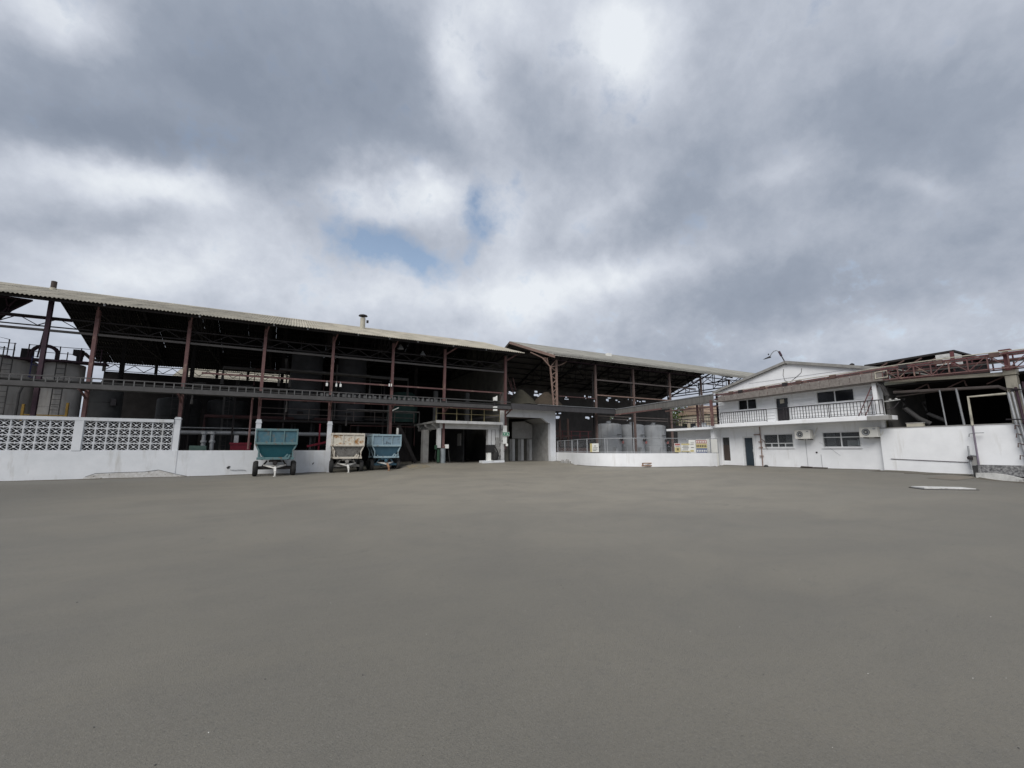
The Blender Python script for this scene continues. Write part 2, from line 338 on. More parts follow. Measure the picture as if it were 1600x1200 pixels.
xs = np.concatenate([[-900, -300, -120, -60, -40], np.arange(-30, 45, .7), [60, 100, 200, 400, 900]])
ys = np.concatenate([[-300, -100, -40, -20], np.arange(-10, 50, .7), [60, 80, 150, 400, 900]])
GX, GY = np.meshgrid(xs, ys); GZ = zg(GX, GY)
gv = np.stack([GX, GY, GZ], -1).reshape(-1, 3); nx = len(xs)
gf = [(j * nx + i, j * nx + i + 1, (j + 1) * nx + i + 1, (j + 1) * nx + i) for j in range(len(ys) - 1) for i in range(nx - 1)]
gm = bpy.data.meshes.new('ground'); gm.from_pydata(gv.tolist(), [], gf); gm.polygons.foreach_set('use_smooth', [True] * len(gf))
go = bpy.data.objects.new('ground', gm); COL.objects.link(go); structure(go)
def asphalt():
    m = bpy.data.materials.new('worn_asphalt'); m.use_nodes = True; t = m.node_tree; b = t.nodes['Principled BSDF']
    b.inputs['Roughness'].default_value = .62; b.inputs['Specular IOR Level'].default_value = .5
    g = t.nodes.new('ShaderNodeNewGeometry')
    def nz(sc, det, st=(1, 1, 1), rough=.6, dist=0):
        mp = t.nodes.new('ShaderNodeMapping'); mp.inputs['Scale'].default_value = st
        n = t.nodes.new('ShaderNodeTexNoise'); n.inputs['Scale'].default_value = sc; n.inputs['Detail'].default_value = det
        n.inputs['Roughness'].default_value = rough; n.inputs['Distortion'].default_value = dist
        t.links.new(g.outputs['Position'], mp.inputs[0]); t.links.new(mp.outputs[0], n.inputs['Vector']); return n.outputs[0]
    def mr(s, lo, hi, a=0., c=1.):
        r = t.nodes.new('ShaderNodeMapRange')
        for i, q in enumerate((lo, hi, a, c)): r.inputs[i + 1].default_value = q
        t.links.new(s, r.inputs[0]); return r.outputs[0]
    def mix(f, a, c, mode='MIX'):
        x = t.nodes.new('ShaderNodeMixRGB'); x.blend_type = mode
        if isinstance(f, float): x.inputs[0].default_value = f
        else: t.links.new(f, x.inputs[0])
        for i, q in ((1, a), (2, c)):
            if isinstance(q, tuple): x.inputs[i].default_value = (*q, 1)
            else: t.links.new(q, x.inputs[i])
        return x.outputs[0]
    col = mix(mr(nz(.13, 5), .35, .65), (.140, .129, .103), (.117, .112, .095))
    # colour mixed paler around the middle of the yard, edge broken by noise
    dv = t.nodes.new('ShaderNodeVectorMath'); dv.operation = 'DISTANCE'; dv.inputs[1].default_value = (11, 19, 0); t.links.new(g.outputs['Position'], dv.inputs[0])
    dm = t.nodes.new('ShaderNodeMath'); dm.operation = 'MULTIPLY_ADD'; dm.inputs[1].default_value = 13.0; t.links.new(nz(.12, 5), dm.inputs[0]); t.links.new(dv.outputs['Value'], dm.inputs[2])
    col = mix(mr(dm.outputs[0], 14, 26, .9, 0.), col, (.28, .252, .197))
    col = mix(mr(nz(.45, 6, (1, 1.3, 1), .68, .6), .42, .70, 0., .45), col, (.108, .102, .089))
    col = mix(mr(nz(.28, 6, (.3, 1.7, 1), .66, .5), .52, .72, 0., .4), col, (.205, .19, .16))
    col = mix(mr(nz(.9, 6, (.25, 1.4, 1), .65, .3), .60, .76, 0., .4), col, (.095, .09, .08))
    col = mix(mr(nz(2.1, 7, (1, 1, 1), .74), .56, .76, 0., .3), col, (.09, .087, .078))
    col = mix(mr(nz(7.5, 6, (1, 1, 1), .75), .56, .76, 0., .3), col, (.08, .077, .07))
    col = mix(mr(nz(11, 6, (1, 1, 1), .75), .60, .78, 0., .3), col, (.23, .217, .19))
    col = mix(mr(nz(48, 4, (1, 1, 1), .75), .52, .70, 0., .55), col, (.07, .068, .062))
    col = mix(mr(nz(62, 4, (1, 1, 1), .75), .55, .72, 0., .5), col, (.24, .228, .2))
    col = mix(mr(nz(26, 4, rough=.7), .3, .7, 0., .55), col, mix(.5, col, (.17, .16, .14)))
    col = mix(mr(nz(140, 2, rough=.6), .58, .74, 0., .6), col, (.055, .053, .05))
    col = mix(mr(nz(190, 2, rough=.6), .66, .78, 0., .6), col, (.30, .29, .27))
    # hairline cracks
    vo = t.nodes.new('ShaderNodeTexVoronoi'); vo.feature = 'DISTANCE_TO_EDGE'; vo.inputs['Scale'].default_value = .22
    wn = t.nodes.new('ShaderNodeTexNoise'); wn.inputs['Scale'].default_value = 1.6; wn.inputs['Detail'].default_value = 6
    t.links.new(g.outputs['Position'], wn.inputs['Vector'])
    wv = t.nodes.new('ShaderNodeVectorMath'); wv.operation = 'MULTIPLY_ADD'; wv.inputs[1].default_value = (1.6, 1.6, 0)
    t.links.new(wn.outputs['Color'], wv.inputs[0]); t.links.new(g.outputs['Position'], wv.inputs[2]); t.links.new(wv.outputs[0], vo.inputs['Vector'])
    gate = mr(nz(.2, 3), .5, .62, 0., .45)
    cm = t.nodes.new('ShaderNodeMath'); cm.operation = 'MULTIPLY'; t.links.new(mr(vo.outputs['Distance'], 0., .006, 1., 0.), cm.inputs[0]); t.links.new(gate, cm.inputs[1])
    col = mix(cm.outputs[0], col, (.07, .067, .062))
    t.links.new(col, b.inputs['Base Color'])
    bp = t.nodes.new('ShaderNodeBump'); bp.inputs['Strength'].default_value = .6; bp.inputs['Distance'].default_value = .012
    t.links.new(nz(95, 4, rough=.7), bp.inputs['Height']); t.links.new(bp.outputs[0], b.inputs['Normal'])
    return m
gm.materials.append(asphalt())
def Zg(x, y): return float(zg(x, y))
# ------------------------------------------------------------------ roof sheets (corrugated, two skins)
shade_sheet_b = M('brown_shade_dark_sheet', (.20, .185, .175), (.14, .13, .122), 1.2, rough=.95, rand=.15, spec=.1)  # darker than the roof top: underside shade put into the colour
def sheet_mesh(name, ln, top, under, wid=1.0, nc=6, amp=.027):
    mb = MB(); n = nc * 6
    for z0, mi in ((0.0, 1), (.012, 0)):
        V = []; F = []
        for j in (0, 1):
            for i in range(n + 1):
                x = -wid / 2 + wid * i / n
                V.append((x, ln * j, z0 + amp * math.cos(2 * math.pi * i / 6)))
        for i in range(n): F.append((i, i + 1, n + 1 + i + 1, n + 1 + i))
        mb.add(V, F, mi)
    a = [(-wid / 2 + wid * i / n, 0, amp * math.cos(2 * math.pi * i / 6)) for i in range(n + 1)]
    mb.add(a + [(x, y, z + .012) for x, y, z in a], [(i, i + 1, n + 2 + i, n + 1 + i) for i in range(n)], 0)
    me = bpy.data.meshes.new(name); me.from_pydata(mb.v, [], mb.f); me.materials.append(top); me.materials.append(under)
    me.polygons.foreach_set('material_index', mb.mi)
    return me
def lay_roof(root, x0, x1, y0, z0, y1, z1, rows, top, under, jitter=1.0):
    """sheets from (y0,z0) to (y1,z1); y0 is the lower or upper edge whichever comes first along +Y"""
    Lr = math.hypot(y1 - y0, z1 - z0); a = math.atan2(z1 - z0, y1 - y0); ln = Lr / rows + .12
    me = sheet_mesh('roof_sheet', ln, top, under); n = int(round((x1 - x0) / 1.0))
    for r in range(rows):
        k = r if a > 0 else rows - 1 - r
        for i in range(n):
            f = r / rows; off = .014 * k + .003 * (i % 2)
            y = y0 + (y1 - y0) * f; z = z0 + (z1 - z0) * f
            dy = random.uniform(-.03, .03) * jitter
            o = link(me, 'roof_sheet', root, (x0 + .5 + i, y + dy * math.cos(a) - off * math.sin(a), z + dy * math.sin(a) + off * math.cos(a)),
                     (a + random.uniform(-.003, .003) * jitter, random.uniform(-.002, .002) * jitter, random.uniform(-.003, .003) * jitter))
def truss(root, X, mat, n=10, ye=30.6, yr=38, yb=46.4, zr=11.9, slope=.345, zc=9.1, name='roof_truss'):
    mb = MB(); zt = lambda y: zr - slope * abs(y - yr) - .12
    mb.bar((X, ye, zt(ye)), (X, yr, zt(yr)), .12, .16); mb.bar((X, yr, zt(yr)), (X, yb, zt(yb)), .12, .16)
    mb.bar((X, ye + .4, zc), (X, yb - .4, zc), .1, .12)
    ys_ = [ye + .4 + (yb - ye - .8) * i / n for i in range(n + 1)]
    for i in range(1, n):
        mb.bar((X, ys_[i], zc), (X, ys_[i], zt(ys_[i])), .06)
        j = i - 1 if ys_[i] <= yr else i + 1
        mb.bar((X, ys_[i], zc), (X, ys_[j], zt(ys_[j])), .06)
    return mb.build(name, mat, root)
def purlins(root, x0, x1, mat, zr=12.1, slope=.345, front=True, back=True, xb0=None, xb1=None):
    for k in range(1, 8):
        for s, on, a, b in ((-1, front, x0, x1), (1, back, xb0 if xb0 is not None else x0, xb1 if xb1 is not None else x1)):
            if on:
                y = 38 + s * k * 1.12; z = zr - slope * abs(y - 38) - .11
                MB().box(a, b, y - .04, y + .04, z - .09, z + .03).build('purlin', mat, root)
# ================================================================== MAIN SHED (left)
A = thing('factory_shed', (0, 31, .1), 'long dark open-fronted factory shed under a beige corrugated roof', 'factory shed')
lay_roof(A, -18, 17, 29.85, 9.36 - .05, 38.05, 11.98, 3, roof_a, shade_sheet)
lay_roof(A, -14, 17, 38.0, 11.96, 47.3, 8.86, 3, roof_a, shade_sheet)
mb = MB()
for i in range(35): mb.hexa([(-18 + i, 37.7, 11.92), (-17.02 + i, 37.7, 11.92), (-17.02 + i, 38, 12.04), (-18 + i, 38, 12.04)], [(-18 + i, 37.72, 11.89), (-17.02 + i, 37.72, 11.89), (-17.02 + i, 38.3, 11.89), (-18 + i, 38.3, 11.89)])
mb.build('ridge_cap', roof_a, A)
AX = [-11.35, -9.42, -5.29, -1.34, 2.7, 6.72, 10.64, 15.83]
for i, X in enumerate(AX):
    zb = (.05 if X < 8 else 1.6)
    if i == 0:
        mb = MB().box(X - .09, X + .09, 30.97, 31.15, 3, 9.45); mb.build('column', purple, A); continue  # end column: backlit shade put into its dark plum colour
    mb = MB(); mb.box(X - .085, X + .085, 30.98, 31.0, zb, 9.2); mb.box(X - .085, X + .085, 31.15, 31.17, zb, 9.2); mb.box(X - .02, X + .02, 31.0, 31.15, zb, 9.2)
    mb.box(X - .08, X - .07, 31.0, 31.15, zb, 9.2)
    o = mb.build('column', red, A)
    truss(A, X, dark)
    # knee brace to the eave
    MB().bar((X, 31.0, 8.75), (X + (.9 if X > 9 else .2), 30.25, 9.4), .07, .09).build('eave_brace', red, A)
for X in (-10.2, -6.2, -.3, 5.2, 10.6):
    MB().box(X - .12, X + .12, 38.9, 39.1, .1, 11.6).build('inner_column', dark, A)
purlins(A, -17.8, 16.5, dark, xb0=-13.8)
steel_d = M('dim_grey_steel', (.075, .07, .068), (.05, .047, .046), 3, rough=.8)
grey_b = M('grey_brown_steel', (.15, .125, .115), (.10, .085, .08), 3, rough=.8)
MB().box(-18, 15.7, 31.02, 31.12, 7.76, 7.88).build('tie_beam', steel_d, A)
mb = MB().box(-18, 15.7, 31.3, 31.36, 8.05, 8.11).box(-18, 15.7, 31.3, 31.36, 8.55, 8.62)
for i in range(44): mb.bar((-18 + i * .77, 31.33, 8.1 + .45 * (i % 2)), (-18 + (i + 1) * .77, 31.33, 8.1 + .45 * ((i + 1) % 2)), .04)
mb.build('lattice_girder', dark, A)
MB().box(-4.5, 15.6, 31.2, 31.3, 6.08, 6.18).build('cross_rail', red, A)
# back wall: open strip under the back eave on the left
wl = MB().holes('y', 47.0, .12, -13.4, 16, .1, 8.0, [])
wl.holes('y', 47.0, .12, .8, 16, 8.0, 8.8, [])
wl.build('back_wall', shade_sheet, A)
mb = MB().box(-13.4, .8, 46.9, 46.98, 8.62, 8.68).box(-13.4, .8, 46.9, 46.98, 8.06, 8.1)
for i in range(22): mb.bar((-13.4 + i * .645, 46.94, 8.1 + .5 * (i % 2)), (-13.4 + (i + 1) * .645, 46.94, 8.1 + .5 * ((i + 1) % 2)), .045)
for X in (-13.4, -10.0, -5.6, -3.2, .8): mb.box(X - .1, X + .1, 46.85, 46.98, 8, 8.9)
mb.build('window_lattice', dark, A)
# end wall at the right
poly = [(15.98, 31.3, .6), (15.98, 46.9, .6), (15.98, 46.9, 8.75), (15.98, 38, 11.75), (15.98, 31.3, 9.5)]
MB().prism(poly, (.14, 0, 0)).build('end_wall', olive, A)
MB().box(15.6, 15.95, 31.35, 31.6, 5.1, 6.2).build('wall_duct', grey_b, A)
# dark gable panel and open truss at the left end
MB().prism([(-12.5, 32, 9.62), (-18, 32, 9.8), (-18, 32, 6.5), (-13.6, 32, 8.3), (-13.1, 32, 9.0)], (0, .12, 0)).build('gable_sheet', shade_sheet, A)
mb = MB()
for p, q in (((-12.4, 9.55), (-18, 9.55)), ((-12.4, 9.55), (-13.75, 8.3)), ((-13.0, 9.5), (-13.5, 8.6)), ((-13.4, 9.5), (-13.2, 8.8)), ((-13.9, 9.5), (-13.6, 8.5)), ((-14, 9.5), (-14.2, 8.2))):
    mb.bar((p[0], 31.9, p[1]), (q[0], 31.9, q[1]), .07)
mb.build('gable_truss', purple, A)
mb = MB().box(-18, -10.6, 31.5, 31.6, 8.5, 8.62); mb.build('gable_beam', purple, A)
# roof ventilators
mb = MB().lathe([(.2, 0), (.2, .95), (.19, .96)], (5.25, 36.2, 11.35), 20); o = mb.build('vent_pipe', cream, A, smooth=True)
MB().lathe([(.22, 0), (.36, .05), (.32, .12), (.1, .2), (.02, .21)], (5.25, 36.2, 12.42), 20).build('vent_cap', iron, o, smooth=True)
MB().lathe([(.09, 0), (.09, .2), (.1, .2)], (5.62, 36.2, 11.95), 10).build('vent_outlet', iron, o, smooth=True)
MB().lathe([(.14, 0), (.14, .55), (.12, .56)], (-13.4, 36.6, 11.55), 14).build('stub_pipe', brown_d, A, smooth=True)
MB().lathe([(.17, 0), (.17, .16), (.15, .17)], (-13.4, 36.6, 11.5), 14).build('stub_collar', cream, A, smooth=True)
for X in (-8.9, -4.7, -.9, 1.0, 4.1, 6.2, 8.2, 10.9, 13.6):
    MB().lathe([(.035, 0), (.06, .08), (.02, .1)], (X, 29.95, 9.2), 8).build('eave_bracket', galv, A)
# ================================================================== SECOND SHED (centre)
Bs = thing('open_shed', (30, 31, .6), 'open steel shed with grey sheet roof and brown trusses, grey tanks under it', 'factory shed')
lay_roof(Bs, 19.9, 60.9, 29.9, 9.44, 38.05, 12.42, 3, roof_b, shade_sheet_b)
lay_roof(Bs, 19.9, 50.9, 38.0, 12.4, 47.2, 9.15, 3, roof_b, shade_sheet_b)
mb = MB().prism([(19.82, 29.8, 9.46), (19.82, 38, 12.46), (19.82, 38, 12.22), (19.82, 29.8, 9.22)], (.06, 0, 0)); mb.build('barge_board', tan, Bs)
MB().prism([(19.82, 38, 12.46), (19.82, 47.2, 9.2), (19.82, 47.2, 8.98), (19.82, 38, 12.22)], (.06, 0, 0)).build('barge_board', brown_d, Bs)
mb = MB()
for i in range(41): mb.hexa([(19.9 + i, 37.7, 12.36), (20.88 + i, 37.7, 12.36), (20.88 + i, 38, 12.5), (19.9 + i, 38, 12.5)], [(19.9 + i, 37.72, 12.33), (20.88 + i, 37.72, 12.33), (20.88 + i, 38.3, 12.33), (19.9 + i, 38.3, 12.33)])
mb.build('ridge_cap', roof_b, Bs)
col_b = M('faded_brown_steel', (.20, .145, .13), (.14, .10, .09), 4, rough=.8, rand=.1)
brown_s = M('brown_steel', (.12, .075, .065), (.08, .05, .045), 4, rough=.8, rand=.1)
for X in (25.12, 29.74, 34.67, 39.4, 44.1, 48.8):
    mb = MB(); zb = .6
    mb.box(X - .08, X + .08, 30.98, 31.0, zb, 9.3); mb.box(X - .08, X + .08, 31.13, 31.15, zb, 9.3); mb.box(X - .02, X + .02, 31.0, 31.13, zb, 9.3)
    mb.build('column', col_b, Bs)
    MB().box(X - .34, X - .25, 31.05, 31.15, zb, 8.6).build('column', dark, Bs)
    truss(Bs, X, dark, 8, zr=12.2, zc=9.3)
for X in (51.2,): truss(Bs, X, purple, 5, zr=12.2, zc=9.35); MB().box(X - .12, X + .12, 37.9, 38.1, .6, 9.3).build('column', purple, Bs); MB().box(X - .1, X + .1, 46, 46.2, .6, 9.3).build('column', purple, Bs)
purlins(Bs, 20, 51.0, dark, zr=12.4, xb1=50.8)
# front lattice girder, seen against the sky on the right
mb = MB().box(38, 60, 31.0, 31.08, 8.55, 8.63).box(20.5, 60, 31.0, 31.08, 9.3, 9.38)
for i in range(11): mb.bar((38 + 2 * i, 31.04, 8.6 + .75 * (i % 2)), (40 + 2 * i, 31.04, 8.6 + .75 * ((i + 1) % 2)), .05)
mb.build('lattice_girder', purple, Bs)
mb = MB()
for z in (8.6, 7.9, 7.4): mb.box(47, 62, 46.1, 46.16, z, z + .07)
mb.build('back_rail', purple, Bs)
MB().box(25.12, 38.5, 31.0, 31.1, 7.86, 7.98).build('tie_beam', grey_b, Bs)
MB().box(25.12, 38.5, 31.0, 31.1, 6.46, 6.56).build('cross_rail', tan, Bs)
MB().box(20.8, 25.1, 31.0, 31.06, 6.15, 6.2).build('cross_rail', red, Bs)
for z in (4.35, 4.6): MB().box(25, 45, 31.3, 31.36, z, z + .07).build('cross_rail', grey_b, Bs)
# lattice column with spread arms at the left corner
mb = MB(); y = 31.0
mb.bar((20.8, y, 4.9), (20.8, y, 9.35), .16, .16); mb.bar((20.5, y, 4.9), (20.18, y, 8.65), .1, .12)
for i in range(5):
    f, g_ = i / 5, (i + .55) / 5; lx = lambda q: 20.5 - .32 * q; zz = lambda q: 4.95 + 3.7 * q
    mb.bar((lx(f), y, zz(f)), (20.8, y, zz(g_)), .06); mb.bar((20.8, y, zz(g_)), (lx(f + .2), y, zz(f + .2)), .06)
mb.bar((20.18, y, 8.65), (19.35, y, 9.4), .09); mb.bar((19.35, y, 9.4), (18.2, y, 9.75), .08); mb.bar((20.18, y, 8.65), (20.8, y, 9.35), .06)
mb.bar((20.18, y, 8.65), (21.3, y, 8.95), .08); mb.bar((21.3, y, 8.95), (21.9, y, 9.3), .08)
for a_ in (.25, .5, .75): mb.bar((20.18 - .83 * a_, y, 8.65 + .75 * a_), (20.0 - .6 * a_, y, 9.45), .05)
mb.build('lattice_column', tan, Bs)
R0 = random.Random(5)
hs = []
for cx, cz, n in ((24.2, 8.2, 3), (25, 8.6, 2), (28.4, 8.5, 4), (29.2, 8.15, 4), (32.5, 8.4, 2), (36.4, 8.35, 4), (37.6, 7.9, 2), (40.3, 8.4, 4), (41.4, 8.2, 2), (44.4, 8.4, 3), (46, 8.3, 3), (36.6, 5.85, 3), (40.6, 5.7, 3), (44.1, 5.6, 2), (31.5, 5.45, 3), (31.2, 5.9, 2), (26.4, 5.6, 1)):
    for k in range(n):
        a = cx + R0.uniform(-.6, .6); z = cz + R0.uniform(-.3, .3); hs.append((a, a + R0.uniform(.15, .75), z, z + R0.uniform(.1, .3)))
MB().holes('y', 47.0, .1, 16.2, 52, .6, 9.1, hs).build('back_wall', shade_sheet_b, Bs)
MB().box(30.7, 31.2, 35.7, 36.1, 11.5, 11.95).build('roof_vent', signw, Bs)
# ================================================================== SHED BEHIND, seen through the slot
Rr = thing('rear_shed', (-3, 58, 0), 'pale sunlit corrugated roof seen through the slot behind the dark shed', 'shed')
lay_roof(Rr, -11, 10, 53, 7.6, 66, 12.2, 4, roof_a, shade_sheet)
MB().box(-11, 10, 53.4, 65, 0, 7.4).build('wall', olive, Rr)
# ================================================================== CABLE WALKWAY along the shed front
Cw = thing('cable_gantry', (0, 30.1, 4.7), 'dark steel cable gantry running the length of the left shed front', 'gantry')
steel_g = M('dull_grey_steel', (.085, .083, .082), (.06, .058, .058), 3, rough=.7)
MB().box(-18, 15.7, 29.85, 29.9, 4.70, 4.95).box(-18, 15.7, 29.9, 30.5, 4.70, 4.73).box(-18, 15.7, 30.5, 30.55, 4.70, 4.95).build('channel', steel_g, Cw)
MB().box(-18, 15.7, 29.86, 29.9, 5.22, 5.28).build('top_rail', steel_g, Cw)
mb = MB(); i = 0; x = -18
while x < 10.5: mb.box(x, x + .05, 29.86, 29.89, 4.95, 5.22); x += .43
for k in range(24): xx = 2 + k * .33; mb.box(xx, xx + .16, 29.92, 29.97, 4.98, 5.16)
stuff(mb.build('rungs', M('rung_grey', (.13, .13, .13), (.09, .09, .09), 5), Cw))
mb = MB()
for k in range(6): mb.tube([(-18 + j * 3.4, 30.0 + .07 * k, 4.99 + .03 * math.sin(j * 1.3 + k * 2) + .02 * k) for j in range(11)], .03, 6)
mb.build('cables', black, Cw)
MB().tube([(-1.4, 29.98, 4.62), (15.5, 29.98, 4.62)], .04).build('pipe', red, Cw)
MB().tube([(-1.75, 30.9, 1.6), (-1.75, 30.9, 4.6), (-1.7, 30.1, 4.62)], .06).build('pipe', red, Cw)
for X in AX[1:]: MB().bar((X, 31, 4.3), (X, 30, 4.7), .08).box(X - .05, X + .05, 29.9, 30.95, 4.64, 4.70).build('bracket', red, Cw)
JL = {2.35: 'white box just left of the column above the white trailer', 2.95: 'narrow white box just right of the column above the white trailer', 3.2: 'wider white box, second right of the column above the white trailer', 6.45: 'small white box left of the column above the blue trailer', 6.6: 'smallest white box touching the column above the blue trailer'}
for X, w in ((2.35, .2), (2.95, .16), (3.2, .2), (6.45, .12), (6.6, .1)):
    b = thing('white_box', (X, 31, 5.6), JL[X], 'white box', 'small white boxes on the cross rail')  # plain white boxes for the small pale bits under the beam
    zc_ = 5.75 if X < 6 else 6.0
    w *= .6; MB().box(X, X + w, 30.78, 30.9, zc_, zc_ + .2).build('body', signw, b); MB().tube([(X + w / 2, 30.84, zc_ + .2), (X + w / 2, 30.9, 6.1)], .02, 6).build('conduit', galv, b)
fl = thing('box_stack', (14.3, 30, 4.6), 'stacked white boxes on the gantry beside the tunnel', 'box_stack')  # plain white boxes for pale insulator-like rectangles, not lamps
MB().box(14.15, 14.4, 29.6, 29.84, 5.28, 5.55).prism([(14.3, 29.6, 5.55), (14.4, 29.6, 5.55), (14.4, 29.6, 5.66)], (0, .2, 0)).build('upper_box', signw, fl)
MB().box(14.15, 14.4, 29.6, 29.84, 4.74, 4.84).box(14.15, 14.4, 29.6, 29.84, 4.50, 4.64).build('lower_boxes', signw, fl)
MB().box(14.2, 14.26, 29.7, 29.84, 4.5, 5.3).build('arm', iron, fl)
for nm, p, lb in (('hanging_lamp', (7.33, 31.5, 8.95), 'round grey lamp hanging under the shed eave above the trailers'), ('hanging_lamp', (9.1, 31.8, 8.7), 'tilted pale lamp under the shed eave beside the right column')):
    t = thing(nm, p, lb, 'lamp')
    MB().lathe([(.04, .35), (.06, .3), (.24, 0), (.22, -.02)], p, 16).build('shade', galv, t, smooth=True); MB().tube([(p[0], p[1], p[2] + .3), (p[0], p[1], 9.6)], .015, 6).build('stem', iron, t)
t = thing('strip_light', (6.9, 31.6, 4.4), 'tilted fluorescent strip light hanging under the gantry beside a column', 'lamp')
MB().bar((6.8, 31.6, 4.3), (7.4, 31.7, 4.6), .1, .06).build('tube', signw, t); MB().bar((6.85, 31.6, 4.37), (6.9, 31.4, 4.66), .02).build('hanger', iron, t)
# ------------------------------------------------------------------ walkway turning across the tunnel
Cx = thing('covered_walkway', (21, 30, 4.7), 'dark sheeted walkway over the tunnel mouth that turns towards the white office', 'walkway')
MB().box(15.75, 26.3, 29.85, 29.93, 4.72, 5.17).box(15.75, 27.3, 29.93, 31, 4.86, 4.92).build('fascia', M('charcoal_sheet', (.07, .068, .072), (.05, .048, .05), 2, rough=.8, stretch=(4, 1, .3)), Cx)
MB().box(18.2, 26.3, 29.8, 29.95, 5.17, 5.2).build('top_edge', galv, Cx)
# arm running along the office: rises slightly towards the viewer
def seg(y): return 4.70 + (29.8 - y) * .020          # underside height
mb = MB()
for k in range(10):
    y1, y0 = 29.8 - k * 1.0, 28.8 - k * 1.0
    mb.hexa([(26.35, y0, seg(y0)), (27.25, y0, seg(y0)), (27.25, y1, seg(y1)), (26.35, y1, seg(y1))], [(26.35, y0, seg(y0) + .06), (27.25, y0, seg(y0) + .06), (27.25, y1, seg(y1) + .06), (26.35, y1, seg(y1) + .06)])
mb.build('deck', conc, Cx)
mb = MB().hexa([(26.28, 19.8, seg(19.8)), (26.34, 19.8, seg(19.8)), (26.34, 29.8, seg(29.8)), (26.28, 29.8, seg(29.8))], [(26.28, 19.8, 5.36), (26.34, 19.8, 5.36), (26.34, 29.8, 5.1), (26.28, 29.8, 5.1)])
mb.build('side_sheet', M('ribbed_grey_sheet', (.16, .155, .147), (.10, .096, .09), 2, rough=.8, stretch=(1, 5, .3)), Cx)
MB().bar((26.3, 19.8, 5.40), (26.3, 29.8, 5.14), .12, .05).build('top_edge', galv, Cx)
MB().bar((26.3, 24.5, seg(24.5) - .05), (26.3, 29.9, seg(29.9) - .05), .1, .1).build('edge_beam', red, Cx)
MB().box(26.2, 26.34, 19.9, 20.06, 3.2, 5.0).build('post', red, Cx)
MB().box(27.2, 27.34, 21.9, 22.0, 3.2, 4.9).build('post', red, Cx)
# ------------------------------------------------------------------ perimeter wall on the left
Pw = thing('perimeter_wall', (-8, 30.8, 0), 'white perimeter wall with pierced breeze-block screen on its left half', 'wall')
MB().box(-18, -5.15, 30.7, 30.95, -.1, 1.53).build('low_wall', white, Pw)
MB().box(-5.15, 2.9, 30.72, 30.95, -.1, 1.535).build('low_wall', white, Pw)
MB().box(-18, -5.46, 30.68, 30.97, 3.10, 3.27).box(-9.6, -9.25, 30.69, 30.96, 1.53, 3.10).build('screen_frame', white, Pw)
for X in (-5.30, -1.3, 2.75):
    MB().box(X - .14, X + .14, 30.74, 30.98, 1.4, 3.30 if X < -5 else 3.2).hexa([(X - .17, 30.71, 3.3 if X < -5 else 3.2), (X + .17, 30.71, 3.3 if X < -5 else 3.2), (X + .17, 31, 3.3 if X < -5 else 3.2), (X - .17, 31, 3.3 if X < -5 else 3.2)],
        [(X - .12, 30.76, 3.42), (X + .12, 30.76, 3.42), (X + .12, 30.96, 3.42), (X - .12, 30.96, 3.42)]).build('pier', white, Pw)
bw, bh = .474, .392
def breeze():
    mb = MB(); t = .024; w, h = bw / 2 - .003, bh / 2 - .003; y0, y1 = 0, .13
    mb.box(-w, w, y0, y1, -h, -h + t).box(-w, w, y0, y1, h - t, h).box(-w, -w + t, y0, y1, -h + t, h - t).box(w - t, w, y0, y1, -h + t, h - t)
    # curved petals: four arcs bulging to the middle, and a centre lozenge
    for sx, sz in ((1, 1), (-1, 1), (-1, -1), (1, -1)):
        mb.bar((sx * (w - t), .065, sz * (h - t)), (sx * .03, .065, sz * .03), .015, .12, up=(0, 1, 0))
    mb.lathe([(.05, 0), (.05, .12)], (0, .005, 0), 8, 'y')
    for a, b in (((-w + t, 0), (-.14, 0)), ((.14, 0), (w - t, 0))): mb.bar((a[0], .065, a[1]), (b[0], .065, b[1]), .12, .018)
    mb.bar((0, .065, .12), (0, .065, h - t), .02, .12, up=(0, 1, 0)); mb.bar((0, .065, -.12), (0, .065, -h + t), .02, .12, up=(0, 1, 0))
    return mb.mesh('breeze_block', white)
bm_ = breeze()
for a0, n in ((-9.25, 8), (-9.6 - 12 * bw, 12)):
    for i in range(n):
        for j in range(4): link(bm_, 'breeze_block', Pw, (a0 + bw * (i + .5), 30.73, 1.53 + bh * (j + .5)))
# flaking skirt of the wall
poly = [(-9.0, .0), (-8.95, .16), (-8.5, .33), (-7.6, .36), (-6.6, .37), (-6.1, .40), (-5.85, .47), (-5.5, .34), (-5.1, .20), (-4.7, .12), (-4.75, .0)]
MB().prism([(x, 30.688, z) for x, z in poly], (0, .02, 0)).build('bare_render', peel, Pw)
mb = MB()
for pts in ([(-2.55, .40), (-2.3, .38), (-2.0, .39), (-1.75, .36)], [(-8.9, .18), (-8.5, .35), (-7.5, .375), (-6.5, .385), (-5.9, .475), (-5.5, .35), (-5.0, .2), (-4.6, .1)]):
    for a, b in zip(pts, pts[1:]): mb.bar((a[0], 30.69, a[1]), (b[0], 30.69, b[1]), .02, .014)
mb.build('crack', ink, Pw)
MB().prism([(-2.7, 30.7, .46), (-2.6, 30.7, .5), (-2.56, 30.7, .62), (-2.66, 30.7, .62), (-2.74, 30.7, .54)], (0, .03, 0)).build('broken_hole', ink, Pw)
for o in Pw.children[-1:]: o.location.y -= .012
MB().prism([(1.83, 30.705, .62), (1.9, 30.705, .66), (1.95, 30.705, .78), (1.87, 30.705, .74)], (0, .03, 0)).build('broken_hole', ink, Pw)
